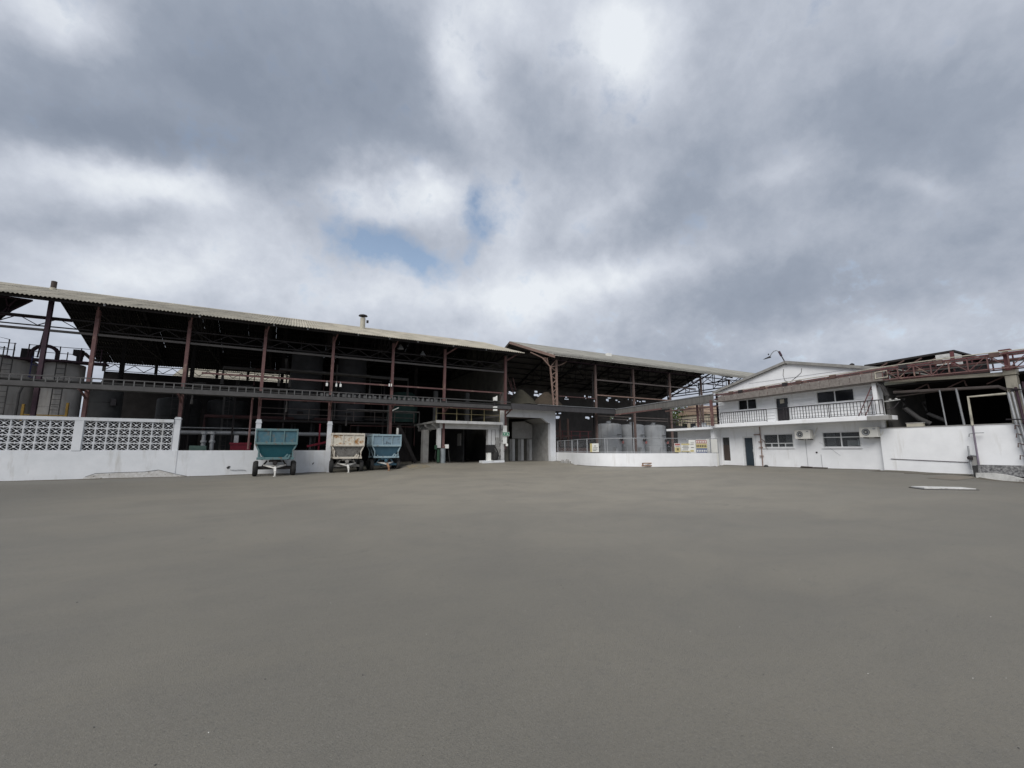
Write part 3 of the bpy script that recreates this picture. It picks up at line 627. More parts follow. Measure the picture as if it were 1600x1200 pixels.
# ================================================================== LOADING CANOPY (concrete) in the gateway
Ca = thing('concrete_canopy', (12.5, 32, .6), 'low grey concrete canopy on pillars with a handrail on top', 'canopy')
MB().box(9.85, 15.3, 30.45, 36.4, 3.54, 3.68).build('slab', conc, Ca)
MB().box(9.85, 15.3, 30.40, 30.45, 3.50, 3.70).build('slab_edge', grim, Ca)
MB().box(10.35, 15.3, 31.0, 31.3, 3.14, 3.54).build('beam', grim, Ca)
for Y in (31.3, 33.2, 35.2): MB().prism([(9.87, Y, 3.54), (9.87, Y, 3.4), (10.35, Y, 3.0), (10.6, Y, 3.54)], (0, .25, 0)).build('bracket', conc, Ca)
MB().box(10.15, 10.45, 31.25, 36.2, 3.1, 3.54).build('beam', conc, Ca)
MB().box(10.18, 10.46, 31.0, 31.28, 1.7, 3.14).build('pillar', grim, Ca)
MB().box(9.75, 10.2, 33.2, 33.75, .5, 3.1).build('pillar', conc, Ca)
MB().box(14.3, 14.55, 31.0, 31.4, .6, 3.14).build('pillar', grim, Ca)
MB().box(14.6, 15.4, 31.15, 31.4, .6, 3.54).build('wall', conc, Ca)
for X in (14.62, 14.98): MB().box(X, X + .32, 31.06, 31.15, 1.95, 3.5).build('panel', grim, Ca)
MB().box(10.4, 15.3, 38, 38.15, .6, 3.54).build('back_wall', shade_sheet, Ca)
MB().box(13.2, 13.3, 33.5, 38, .6, 3.4).build('side_wall', tankd, Ca)
MB().box(13.1, 13.19, 33.9, 34.6, 1.9, 2.9).build('notice', conc, Ca)
for X in (9.92, 11.52, 12.71, 13.78, 15.11): MB().box(X - .025, X + .025, 30.62, 30.67, 3.68, 4.63).build('rail_post', rail_y, Ca)
for z in (4.21, 4.62): MB().box(9.9, 15.14, 30.63, 30.66, z, z + .04).build('handrail', rail_y, Ca)
for X in (10.5, 13.2): MB().box(X, X + .3, 33, 33.3, 3.68, 6.2).build('duct', tankd, Ca)
mb = MB()
R1 = random.Random(3)
for a, b in ((13.0, 14.0), (14.1, 15.0), (15.0, 15.4)):
    z = .64 + .0
for j in range(8):
    for i in range(3):
        x0 = 15.42 + (i - 1) * .0
Pg = thing('gate_wall', (15.6, 31.1, .6), 'white block pier between the canopy and the tunnel mouth', 'wall')
MB().box(15.42, 15.72, 31.0, 31.3, .5, 4.85).build('pier', grim, Pg)
for j in range(8):
    for i in range(2):
        xa = 15.0 + i * .21 - (.1 if j % 2 else 0)
        MB().box(max(14.98, xa), min(15.41, xa + .2), 31.02 + R1.uniform(-.008, .008), 31.14, .62 + j * .24, .62 + j * .24 + .225).build('block', conc, Pg)
# ================================================================== TUNNEL MOUTH
Tu = thing('tunnel_portal', (18, 31, .6), 'white concrete tunnel mouth with a chamfered right haunch', 'gateway')
MB().prism([(15.86, 30.88, 4.2), (19.2, 30.88, 4.2), (19.85, 30.88, 3.8), (20.0, 30.88, 3.8), (20.0, 30.88, .5), (20.55, 30.88, .5), (20.55, 30.88, 4.94), (15.86, 30.88, 4.88)], (0, .3, 0)).build('arch', white, Tu)
MB().box(19.95, 20.5, 31.18, 37, .5, 4.3).build('side_wall', conc, Tu)
MB().prism([(19.2, 31.18, 4.2), (19.95, 31.18, 3.8), (19.95, 31.18, 4.2)], (0, 5.8, 0)).build('haunch', conc, Tu)
MB().box(15.86, 20.5, 31.18, 40, 4.3, 4.5).build('ceiling', shade_sheet_b, Tu)
MB().box(15.86, 16.2, 31.18, 40, .5, 4.3).build('side_wall', olive, Tu)
for j in range(9): MB().box(16.2, 16.23, 31.25 + (j % 2) * .2, 32.6, .75 + j * .36, .75 + j * .36 + .33).build('block', conc, Tu)
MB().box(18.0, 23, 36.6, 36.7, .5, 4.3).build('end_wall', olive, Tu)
MB().prism([(17.75, 33.5, 2.53), (19.8, 33.5, 2.53), (19.8, 33.5, 3.75), (19.0, 33.5, 4.05), (17.75, 33.5, 3.97)], (0, .1, 0)).build('hanging_panel', conc, Tu)
mb = MB()
for k in range(8): MB().box(17.6 + k * .29, 17.86 + k * .29, 33.7 + .03 * (k % 2), 33.76 + .03 * (k % 2), .55, 2.5).build('door_panel', (conc, grim, olive)[k % 3], Tu)
mb = MB().box(20.1, 20.6, 31.1, 31.3, .5, 1.36); mb.build('plinth', grim, Tu)
# tarpaulin-covered hoppers standing over the tunnel
for (cx, cy, r, h, mt, lb) in ((18.75, 33.6, 1.15, 1.35, tarp, 'grey-green peaked hopper cover over the tunnel beside the leaning poles'), (21.4, 33.6, 1.25, 1.3, tarpb, 'brown peaked hopper cover behind the lattice column')):
    t = thing('hopper_cover', (cx, cy, 5.4), lb, 'hopper'); n = 24; V = []
    prof = [(1.35, 0), (1.15, .12), (.85, .42), (.5, .75), (.22, .98), (.05, 1.0)]
    mb = MB().lathe([(a * r, b * h) for a, b in prof], (cx, cy, 5.5), n)
    mb.v = [(x + .05 * math.sin(9 * z + 4 * x), y, z + .04 * math.sin(7 * x + 5 * y)) for x, y, z in mb.v]; mb.build('cover', mt, t, smooth=True)
    MB().lathe([(r * 1.3, 0), (r * 1.3, .5)], (cx, cy, 5.0), 24).build('bin', tankd, t)
Pl = [((17.3, 34.3, 5.3), (17.48 - .3, 34, 8.0)), ((18.5, 34, 6.4), (17.55, 34, 8.0)), ((18.75, 34, 6.5), (18.1, 34, 7.95)), ((18.55, 34.1, 6.3), (17.9, 34.1, 7.7)), ((18.2, 34.1, 6.2), (17.4, 34.1, 7.4))]
for (p, q), lb in zip(Pl[1:], ('leftmost long reddish pole leaning above the tunnel', 'rightmost long reddish pole leaning over the hopper cover', 'short reddish pole third from the left above the tunnel', 'lowest reddish pole leaning close to the last shed column')):
    t = thing('leaning_pole', p, lb, 'pole', 'leaning poles above the tunnel'); MB().bar((p[0], p[1], 5.5), q, .05).build('shaft', red, t)
# ================================================================== GATEWAY FITTINGS
t = thing('post_guard', (10.64, 31, .6), 'grey-blue concrete sleeve round the foot of the red column at the canopy', 'post guard')
MB().lathe([(.2, -.1), (.19, 1.02), (.17, 1.04)], (10.64, 31.05, .62), 20).build('sleeve', M('grey_blue_paint', (.25, .28, .29), (.18, .2, .21), 4, rough=.8), t, smooth=True)
t = thing('meter_box', (10.6, 30.9, 1.7), 'small pinkish-white boxes strapped to the red column above its grey sleeve', 'meter box')
MB().box(10.74, 11.0, 30.8, 30.98, 1.67, 1.95).build('box', signw, t); MB().box(10.5, 10.74, 30.86, 30.94, 1.7, 1.85).build('strap', red, t)
t = thing('hose_stand', (10.15, 30.9, .6), 'dark green hose stand with cables beside the red column', 'hose stand')
MB().box(9.95, 10.1, 30.8, 30.95, 1.6, 1.9).box(10.15, 10.32, 30.82, 30.95, .6, 1.6).build('cabinet', M('dark_green_paint', (.03, .08, .045), (.02, .05, .03), 5), t)
MB().tube([(10.05, 30.9, 1.6), (9.98, 30.85, 1.0), (10.1, 30.8, .65), (10.3, 30.8, .64)], .025, 6).tube([(11.02, 30.9, 1.6), (11.05, 30.85, 1.1), (11.12, 30.8, .66)], .03, 6).build('hose', black, t)
t = thing('fuel_pump', (14.4, 30.6, .6), 'white and black fuel pump with hanging hose on a white plinth', 'fuel pump')
MB().box(13.55, 15.4, 30.3, 31.0, .45, .74).build('plinth', white, t, bevel=.02)
MB().box(14.12, 14.38, 30.6, 30.9, .74, 1.35).build('cabinet', signw, t)
MB().box(14.08, 14.68, 30.58, 30.95, 1.35, 1.94).box(14.38, 14.68, 30.62, 30.9, .74, 1.35).build('head', black, t)
MB().tube([(14.66, 30.6, 1.85), (14.9, 30.55, 1.45), (15.0, 30.55, 1.1), (14.85, 30.55, .8), (14.7, 30.55, 1.0), (14.6, 30.55, 1.5)], .05, 8).build('hose', black, t)
MB().lathe([(.16, 0), (.2, .1), (.2, .55), (.14, .62)], (14.78, 30.62, .8), 14).build('reel', black, t, smooth=True)
MB().lathe([(.2, 0), (.06, .03)], (14.35, 30.45, .745), 12).build('spill_tray', signw, t)
t = thing('notice_board', (15.62, 30.75, 2), 'tall white notice panel fixed to the pier at the tunnel mouth', 'sign')
MB().box(15.44, 15.80, 30.70, 30.75, 2.66, 3.46).box(15.44, 15.80, 30.70, 30.75, 2.03, 2.64).build('panel', signw, t); MB().box(15.48, 15.74, 30.75, 30.98, 2.2, 2.3).box(15.48, 15.74, 30.75, 30.98, 3.1, 3.2).build('bracket', iron, t)
t = thing('exit_sign', (15.7, 30.65, 2.65), 'green sign with white arrow and symbol across the white notice panel', 'sign')
MB().box(15.40, 15.98, 30.64, 30.69, 2.64, 2.95).build('plate', green, t)
MB().box(15.40, 15.98, 30.632, 30.64, 2.64, 2.665).box(15.40, 15.98, 30.632, 30.64, 2.925, 2.95).box(15.40, 15.42, 30.632, 30.64, 2.665, 2.925).box(15.96, 15.98, 30.632, 30.64, 2.665, 2.925).build('border', signw, t)
MB().box(15.56, 15.66, 30.632, 30.64, 2.78, 2.82).prism([(15.48, 30.632, 2.80), (15.57, 30.632, 2.73), (15.57, 30.632, 2.87)], (0, .008, 0)).box(15.76, 15.82, 30.632, 30.64, 2.72, 2.80).lathe([(.03, 0), (.03, .008)], (15.79, 30.632, 2.84), 10, 'y').box(15.84, 15.9, 30.632, 30.64, 2.76, 2.79).build('arrow', signw, t)
t = thing('wall_bell', (15.75, 30.8, 1.9), 'small white fitting on the red column under the notice panel', 'fitting')
MB().lathe([(.1, 0), (.1, .16), (.05, .2)], (15.82, 30.75, 1.85), 12).build('body', signw, t); MB().tube([(15.82, 30.75, 1.85), (15.7, 30.78, 1.6), (15.6, 30.8, 1.4)], .02, 6).build('cable', iron, t)
# yellow painted patch on the ramp
def sheet(name, x0, x1, y0, y1, mat, dz, n=6):
    V = []; F = []
    for j in range(n + 1):
        for i in range(n + 1): x = x0 + (x1 - x0) * i / n; y = y0 + (y1 - y0) * j / n; V.append((x, y, Zg(x, y) + dz))
    for j in range(n):
        for i in range(n): F.append((j * (n + 1) + i, j * (n + 1) + i + 1, (j + 1) * (n + 1) + i + 1, (j + 1) * (n + 1) + i))
    return MB().add(V, F).build(name, mat)
structure(sheet('road_marking', 7.9, 9.1, 28.9, 30.9, M('worn_yellow_marking', (.20, .165, .10), (.15, .14, .12), 2.5, rough=.9, stretch=(3, .6, 1)), .012))
# ================================================================== GRAPE TRAILERS
def trailer(loc, sc, rz, label, mp, mf, mh, md, side, rust=False):
    t = thing('hopper_trailer', loc, label, 'trailer', 'hopper trailers parked in a row', world=False); t.scale = (sc * .895, sc, sc); t.rotation_euler = (0, 0, rz)
    Wd, Ln = 2.34, 2.2; x = Wd / 2; y0, y1 = -Ln / 2, Ln / 2; zb, zt = 1.72, 2.6
    # open-topped bin: four walls
    b = MB().box(-x + .05, x - .05, y0 + .06, y0 + .10, zb, zt - .04).box(-x + .05, x - .05, y1 - .10, y1 - .06, zb, zt - .04).box(-x + .05, -x + .09, y0 + .1, y1 - .1, zb, zt - .04).box(x - .09, x - .05, y0 + .1, y1 - .1, zb, zt - .04)
    b.build('bin', mp, t)
    f = MB()
    for yy in (y0, y1 - .09):
        f.box(-x, x, yy, yy + .09, zt - .12, zt).box(-x, x, yy, yy + .09, zb, zb + .13)
    for xx in (-x, x - .08): f.box(xx, xx + .08, y0 + .09, y1 - .09, zt - .12, zt).box(xx, xx + .08, y0 + .09, y1 - .09, zb, zb + .13)
    f.build('rim_frame', mf, t, bevel=.012)
    for xx in (-x, x - .09): MB().box(xx, xx + .09, y0 + .004, y0 + .085, zb + .13, zt - .12).build('corner_post', mf, t, bevel=.01)
    for xx in (-x, x - .09): MB().box(xx, xx + .09, y1 - .085, y1 - .004, zb + .13, zt - .12).build('corner_post', mf, t, bevel=.01)
    for xx in (-.40, .36): MB().box(xx, xx + .065, y0 + .01, y0 + .06, zb + .13, zt - .12).build('rib', mf, t, bevel=.008)
    for yy in (-.7, -.02, .62):
        for xx in (-x + .004, x - .05): MB().box(xx, xx + .046, yy, yy + .06, zb + .13, zt - .12).build('rib', mf, t, bevel=.008)
    # tapering hopper
    a = [(-x + .06, y0 + .12, zb), (x - .06, y0 + .12, zb), (x - .06, y1 - .12, zb), (-x + .06, y1 - .12, zb)]
    c = [(-.72, y0 + .3, 1.02), (.72, y0 + .3, 1.02), (.72, y1 - .3, 1.02), (-.72, y1 - .3, 1.02)]
    MB().hexa(c, a).build('hopper', mh, t, bevel=.015)
    for yy in (y0 + .04, y1 - .12):
        for s in (-1, 1):
            MB().bar((s * (x - .06), yy + .05, zb), (s * .93, yy + .05, 1.38), .07, .09).bar((s * .93, yy + .05, 1.40), (s * .93, yy + .05, 1.0), .07, .09).build('strut', mf, t)
    for s in (-1, 1): MB().bar((s * (x - .1), 0, zb), (s * .85, 0, 1.02), .06, .08).build('strut', mf, t)
    MB().box(-1.02, 1.02, y0 + .02, y0 + .14, .90, 1.03).build('cross_beam', mf, t, bevel=.012)
    MB().box(-1.02, 1.02, y1 - .14, y1 - .02, .90, 1.03).build('cross_beam', mf, t, bevel=.012)
    MB().box(-.78, -.66, y0 + .14, y1 - .14, .88, 1.0).box(.66, .78, y0 + .14, y1 - .14, .88, 1.0).box(-.3, .3, y0 + .3, y1 - .3, .78, 1.0).build('chassis', md, t)
    MB().lathe([(.36, 0), (.36, .1), (.2, .12)], (0, y0 + .5, .76), 20).lathe([(.1, 0), (.14, .06)], (0, y0 + .05, .72), 12, 'y').build('turntable', md, t, smooth=True)
    for yy in (y0 + .5, y1 - .5):
        MB().box(-1.0, 1.0, yy - .06, yy + .06, .36, .50).bar((-.7, yy, .5), (-.45, yy, .82), .09).bar((.7, yy, .5), (.45, yy, .82), .09).build('axle', md, t)
        for s in (-1, 1):
            cx = s * 1.06
            w = MB().lathe([(.27, -.11), (.36, -.125), (.395, -.085), (.405, 0), (.395, .085), (.36, .125), (.27, .11)], (cx, yy, .405), 28, 'x').build('wheel', black, t, smooth=True)
            MB().lathe([(.265, -.09), (.25, -.05), (.1, -.03), (.09, .03), (.25, .05), (.265, .09)], (cx, yy, .405), 20, 'x').build('rim', rim, w, smooth=True)
            tr = MB()
            for k in range(18):
                an = 2 * math.pi * k / 18
                tr.bar((cx - .07, yy + .403 * math.cos(an), .405 + .403 * math.sin(an)), (cx + .07, yy + .403 * math.cos(an + .12), .405 + .403 * math.sin(an + .12)), .03, .016)
            tr.build('tread', black, w)
    yd = y0 - .75
    MB().bar((-.62, y0 + .42, .60), (0, yd + .35, .46), .06, .07).bar((.62, y0 + .42, .60), (0, yd + .35, .46), .06, .07).bar((-.45, y0 + .25, .565), (.45, y0 + .25, .565), .05).build('drawbar', side, t)
    MB().bar((0, yd + .42, .5), (0.02, yd - .05, .26), .13, .09).bar((.02, yd - .02, .28), (.02, yd - .1, .06), .08).lathe([(.09, 0), (.09, .03)], (.02, yd - .1, .03), 12).build('tow_hitch', rusty if rust else side, t)
    MB().bar((-.62, y0 + .02, .92), (-.72, y0 + .02, 1.12), .06).build('latch', mf, t); MB().bar((.66, y0 + .02, .92), (.78, y0 + .02, 1.16), .1).build('latch', mf, t); MB().bar((.5, y0 + .06, 1.02), (.66, y0 + .06, 1.2), .09).build('latch', mf, t)
    return t
mwhite = M('chalk_white_paint', (.58, .57, .54), (.45, .44, .41), 7, rough=.8)
T1 = trailer((-.24, 29.2, Zg(0, 29.0)), 1.02, .015, 'teal-blue hopper trailer with three-panel bin standing apart on the left', teal, teal_l, teal_d, dark, mwhite)
T2 = trailer((3.85, 30.75, Zg(3.8, 30)), .96, -.03, 'rust-streaked white hopper trailer in the middle of the row', cart_w, cart_f, cart_g, cart_g, mwhite)
T3 = trailer((6.42, 31.45, .17), .94, .0, 'light blue hopper trailer with dark scribbled lettering beside the gateway', sky_p, sky_l, sky_d, sky_d, mwhite, True)
MB().bar((-.02, -1.05, 2.12), (-.02, -1.05, 1.9), .03, .01).bar((-.06, -1.05, 2.02), (.06, -1.05, 2.05), .03, .01).bar((-.1, -1.05, 1.92), (.02, -1.05, 1.93), .03, .01).bar((.1, -1.05, 1.9), (.12, -1.05, 2.02), .025, .01).bar((.2, -1.05, 1.9), (.24, -1.05, 2.0), .03, .01).bar((.24, -1.05, 2.0), (.3, -1.05, 1.9), .03, .01).bar((.42, -1.05, 1.9), (.45, -1.05, 2.04), .035, .01).bar((-.22, -1.05, 1.9), (-.16, -1.05, 1.93), .03, .01).build('lettering', ink, T3)
# ================================================================== TANK YARD: curved wall, fence, boards
path = [(20.75, 31.0), (20.3, 29.4), (19.75, 27.6), (19.15, 26.2), (18.6, 24.6), (18.35, 23.2), (18.5, 22.0), (19.2, 21.1), (20.3, 20.4), (21.6, 19.95), (23.0, 19.55), (24.4, 19.25), (25.0, 19.2)]
def smooth_path(P, n=4):
    out = []
    for i in range(len(P) - 1):
        p0, p1, p2, p3 = [Vector((*P[max(0, min(len(P) - 1, j))], 0)) for j in (i - 1, i, i + 1, i + 2)]
        for k in range(n):
            s = k / n; out.append(.5 * ((2 * p1) + (-p0 + p2) * s + (2 * p0 - 5 * p1 + 4 * p2 - p3) * s * s + (-p0 + 3 * p1 - 3 * p2 + p3) * s ** 3))
    out.append(Vector((*P[-1], 0))); return out
SP = smooth_path(path)
def ribbon(mb, P, half, z0f, z1f, off=0.0):
    V = []
    for i, p in enumerate(P):
        d = (P[min(i + 1, len(P) - 1)] - P[max(i - 1, 0)]).normalized(); nrm = Vector((-d.y, d.x, 0))
        for s, zf in ((-1, z0f), (1, z0f), (1, z1f), (-1, z1f)):
            q = p + nrm * (s * half + off); V.append((q.x, q.y, zf(p)))
    F = []
    for i in range(len(P) - 1):
        for k in range(4): F.append((i * 4 + k, i * 4 + (k + 1) % 4, i * 4 + 4 + (k + 1) % 4, i * 4 + 4 + k))
    F += [(3, 2, 1, 0), tuple(len(P) * 4 - 4 + k for k in range(4))]
    return mb.add(V, F)
Yw = thing('curved_wall', (19, 22, .5), 'low curved white retaining wall in front of the grey tanks', 'wall')
ribbon(MB(), SP, .12, lambda p: Zg(p.x, p.y) - .15, lambda p: 1.35).build('wall', white2, Yw, smooth=True)
MB().box(24.95, 25.35, 19.1, 19.35, .35, 1.33).build('end_pier', white2, Yw, bevel=.02)
MB().box(19.75, 20.75, 20.16, 20.22, .56, .62).box(19.8, 20.7, 20.16, 20.22, .72, .77).box(19.8, 19.86, 20.16, 20.22, .6, .76).box(20.64, 20.7, 20.16, 20.22, .6, .76).build('drain_grate', rusty, Yw)
t = thing('rubble_heap', (20.2, 28, .6), 'small heap of dark rubble against the start of the curved white wall', 'rubble')
mb = MB(); Rr_ = random.Random(2)
for k in range(14):
    cx, cy = 19.75 + Rr_.gauss(0, .25), 27.6 + Rr_.gauss(0, .4); s = Rr_.uniform(.08, .24)
    mb.hexa([(cx - s, cy - s, .5), (cx + s, cy - s * .8, .5), (cx + s * .9, cy + s, .5), (cx - s, cy + s, .5)], [(cx - s * .5, cy - s * .4, .55 + s * 1.5), (cx + s * .4, cy - s * .5, .6 + s * 1.2), (cx + s * .5, cy + s * .5, .55 + s), (cx - s * .4, cy + s * .4, .6 + s * 1.3)])
stuff(mb.build('rubble', conc, t))
Fe = thing('tank_yard_fence', (19, 22, 1.35), 'galvanised mesh fence along the top of the curved white wall', 'fence')
cum = [0.0]
for a, b in zip(SP, SP[1:]): cum.append(cum[-1] + (b - a).length)
def onp(s):
    for i in range(len(SP) - 1):
        if cum[i + 1] >= s: return SP[i].lerp(SP[i + 1], (s - cum[i]) / (cum[i + 1] - cum[i]))
    return SP[-1]
Lt = cum[-1]; posts = [.2 + (Lt - .3) * i / 9 for i in range(10)]
for i, s in enumerate(posts):
    p = onp(s); m = MB().tube([(p.x, p.y, 1.3), (p.x, p.y, 2.32)], .035, 8)
    m.build('post', galv, Fe)
    if i in (2, 5, 8): q = onp(min(s + .16, Lt)); MB().tube([(q.x, q.y, 1.3), (q.x, q.y, 2.32)], .03, 8).build('post', galv, Fe)
for z in (2.29, 1.42):
    MB().tube([(*onp(.2 + (Lt - .3) * k / 36).xy, z) for k in range(37)], .025, 6).build('rail', galv, Fe)
for a, b in zip(posts, posts[1:]):
    mb = MB(); n = int((b - a) / .13)
    for k in range(n + 7):
        for sgn in (0, 1):
            u0, u1 = a + (k - 7) * .13, a + k * .13
            z0, z1 = (1.44, 2.27) if sgn else (2.27, 1.44); f0, f1 = 0., 1.
            if u0 < a: f0 = (a - u0) / (u1 - u0)
            if u1 > b: f1 = (b - u0) / (u1 - u0)
            if f1 <= f0: continue
            p, q = onp(u0 + (u1 - u0) * f0), onp(u0 + (u1 - u0) * f1)
            mb.bar((p.x, p.y, z0 + (z1 - z0) * f0), (q.x, q.y, z0 + (z1 - z0) * f1), .003)
    stuff(mb.build('mesh_panel', galv, Fe))
def board(name, s, hw, z0, z1, label, cat='sign', back=signw, out=.09):
    p = onp(s); d = (onp(min(s + .3, Lt)) - onp(max(s - .3, 0))).normalized(); n = Vector((d.y, -d.x, 0))
    if n.y > 0 and abs(n.y) > .5: n = -n
    o = p + n * out; t = thing(name, (o.x, o.y, z0), label, cat, world=False); t.rotation_euler = (0, 0, math.atan2(d.y, d.x))
    MB().box(-hw, hw, -.012, .012, 0, z1 - z0).build('plate', back, t); t['hw'] = hw; return t
def patch(t, name, rects, mat, y=-.022):
    mb = MB()
    for a, b, c, d in rects: mb.box(a, b, y, -.013, c, d)
    mb.build(name, mat, t)
def s_of(x, y): return min(range(len(SP)), key=lambda i: (SP[i].x - x) ** 2 + (SP[i].y - y) ** 2)
s1 = cum[s_of(18.36, 23.0)]
b1 = board('warning_board', s1, .42, 1.42, 1.98, 'square white warning board with yellow edge on the fence before the first tank')
patch(b1, 'yellow_band', [(-.42, -.22, 0, .56)], signy); patch(b1, 'text_line', [(-.02, .2, .38, .41), (-.14, .3, .18, .21), (-.1, .34, .28, .3), (-.14, .2, .09, .115)], ink)
s2 = cum[s_of(22.2, 19.8)]
b2 = board('hazard_board', s2 + .05, .2, 1.42, 1.98, 'narrow red and yellow hazard board on the fence near the white annex')
patch(b2, 'yellow_band', [(-.2, .2, 0, .3)], signy); patch(b2, 'red_band', [(-.18, .18, .42, .54)], signr); patch(b2, 'text_line', [(-.07, .07, .1, .24), (-.16, .16, .33, .36)], ink)
b3 = board('rules_board', s2 + .62, .3, 1.45, 1.96, 'cream rules board with dark text lines right of the hazard board')
patch(b3, 'yellow_band', [(-.3, .3, .42, .51), (-.3, .3, 0, .05)], signy); patch(b3, 'text_line', [(-.2, .2, .34, .37), (-.24, .24, .26, .285), (-.18, .2, .18, .2), (-.24, .16, .1, .125)], ink)
b4 = board('safety_poster', Lt - .95, .42, 1.38, 2.22, 'large safety poster in red, yellow and blue rows of symbols')
patch(b4, 'red_band', [(-.42, .42, .60, .80)], signr); patch(b4, 'yellow_band', [(-.42, .42, .30, .58)], signy); patch(b4, 'blue_band', [(-.42, .42, .0, .28)], signb)
pic = []
for j, z in enumerate((.06, .36, .64)):
    for i in range(6): x0 = -.385 + i * .135; pic.append((x0, x0 + .075, z, z + .13 - .02 * (j == 2)))
patch(b4, 'symbol', pic[:6] + pic[12:], signw, -.026); patch(b4, 'warning_symbol', pic[6:12], ink, -.026)
b5 = board('site_notice', Lt - 1.65, .24, 1.40, 2.2, 'tall white site notice with small lines left of the colourful poster')
patch(b5, 'text_line', [(-.1, .14, .6, .62), (-.14, .1, .5, .52), (-.1, .12, .3, .33)], ink); patch(b5, 'seal', [(-.16, .1, .04, .16)], signy)
t = thing('sheet_gate', (25.6, 19.4, .5), 'white two-panel sheet metal gate closing the end of the curved wall', 'gate')
MB().box(25.05, 26.15, 19.62, 19.66, 1.38, 2.28).build('panel', signw, t); MB().box(25.4, 26.2, 19.62, 19.66, .5, 1.33).build('panel', signw, t)
MB().tube([(26.22, 19.64, .45), (26.22, 19.64, 2.32)], .03, 8).tube([(25.0, 19.64, 1.35), (26.22, 19.64, 1.35)], .02, 6).tube([(25.0, 19.64, 2.31), (26.22, 19.64, 2.31)], .02, 6).build('frame', galv, t)
# ---- tanks
def tank(name, c, r, z0, z1, mat, label, group=None, legs=True, dome=.25, seams=3, world=True):
    t = thing(name, (c[0], c[1], z0), label, 'tank', group)
    MB().lathe([(r * .97, .0), (r, .03), (r, z1 - z0), (r * .97, z1 - z0 + dome * .35), (r * .7, z1 - z0 + dome * .75), (r * .25, z1 - z0 + dome), (.02, z1 - z0 + dome)], (c[0], c[1], z0), 40).build('shell', mat, t, smooth=True)
    for k in range(1, seams + 1): MB().lathe([(r + .002, 0), (r + .014, .015), (r + .014, .035), (r + .002, .05)], (c[0], c[1], z0 + (z1 - z0) * k / (seams + 1)), 40).build('seam', mat, t, smooth=True)
    MB().lathe([(.22, 0), (.22, .18), (.26, .19), (.26, .23), (.02, .24)], (c[0], c[1], z1 + dome - .04), 16).build('manhole', mat, t, smooth=True)
    if legs:
        for k in range(4):
            a = .6 + k * math.pi / 2; x, y = c[0] + .85 * r * math.cos(a), c[1] + .85 * r * math.sin(a); MB().box(x - .07, x + .07, y - .07, y + .07, .5, z0 + .05).build('leg', mat, t)
    return t
for i, (cx, lb) in enumerate(((28.5, 'left grey cylindrical tank, behind the white warning board'), (31.5, 'middle grey cylindrical tank, crossed by a red-brown column'), (34.5, 'right grey cylindrical tank, behind the fence before the annex'))):
    t = tank('wine_tank', (cx, 33.4), 1.24, 1.0, 3.92, tankm, lb, 'grey tanks in the open shed', seams=2)
    MB().box(cx - .15, cx + .35, 31.98, 32.05, 2.98, 3.03).build('label_plate', ink, t)
    MB().lathe([(.14, 0), (.16, -.12), (.1, -.2)], (cx + .35, 32.1, 2.5), 12, 'y').build('valve', iron, t); MB().box(cx + .4, cx + .55, 31.9, 32.05, 2.15, 2.4).build('tag', signr, t)
    MB().tube([(cx + .8, 32.25, 1.9), (cx + .95, 31.95, 1.85), (cx + .95, 31.95, .8)], .07, 8).build('outlet_pipe', tankm, t)
    MB().box(cx - .75, cx - .45, 31.6, 31.9, 1.0, 1.75).box(cx - .72, cx - .48, 31.55, 31.95, 1.75, 1.79).build('pump_box', tankm, t)
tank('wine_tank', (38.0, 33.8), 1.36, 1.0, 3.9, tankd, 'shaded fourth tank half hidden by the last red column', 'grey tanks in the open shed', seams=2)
tank('wine_tank', (31.2, 24.6), .95, .6, 3.35, tankm, 'grey tank tucked right behind the white annex', 'grey tanks in the open shed', seams=2)
for X, lb in ((21.4, 'dark scaffold upright nearest the tunnel behind the fence'), (22.4, 'middle dark scaffold upright behind the left end of the fence'), (23.3, 'dark scaffold upright nearest the grey tanks behind the fence')): 
    t = thing('scaffold', (X, 33, .6), lb, 'scaffold', 'dark scaffold uprights behind the fence')
    MB().box(X, X + .14, 33, 33.14, .6, 4.4).box(X - .4, X + .5, 33.02, 33.12, 2.7, 2.8).build('upright', brown_s, t)
t = thing('catwalk_platform', (23, 34, 2.6), 'maroon catwalk with railings in the dark bay left of the tanks', 'platform')
MB().box(20.9, 26.4, 33.5, 35, 2.35, 2.5).build('deck', dark, t); MB().box(20.9, 26.4, 33.45, 33.5, 3.25, 3.3).box(20.9, 26.4, 33.45, 33.5, 2.85, 2.9).build('handrail', red_b, t)
for k in range(6): MB().box(21 + k, 21.06 + k, 33.44, 33.5, 2.5, 3.3).build('rail_post', red_b, t)
t = thing('wash_trough', (23, 31.6, 1.2), 'dark trough standing low behind the fence in the left bay', 'trough'); MB().box(21.2, 26, 31.9, 32.6, 1.0, 1.8).build('body', brown_s, t); MB().box(21.1, 26.1, 31.85, 31.9, 1.75, 1.85).build('lip', dark, t)
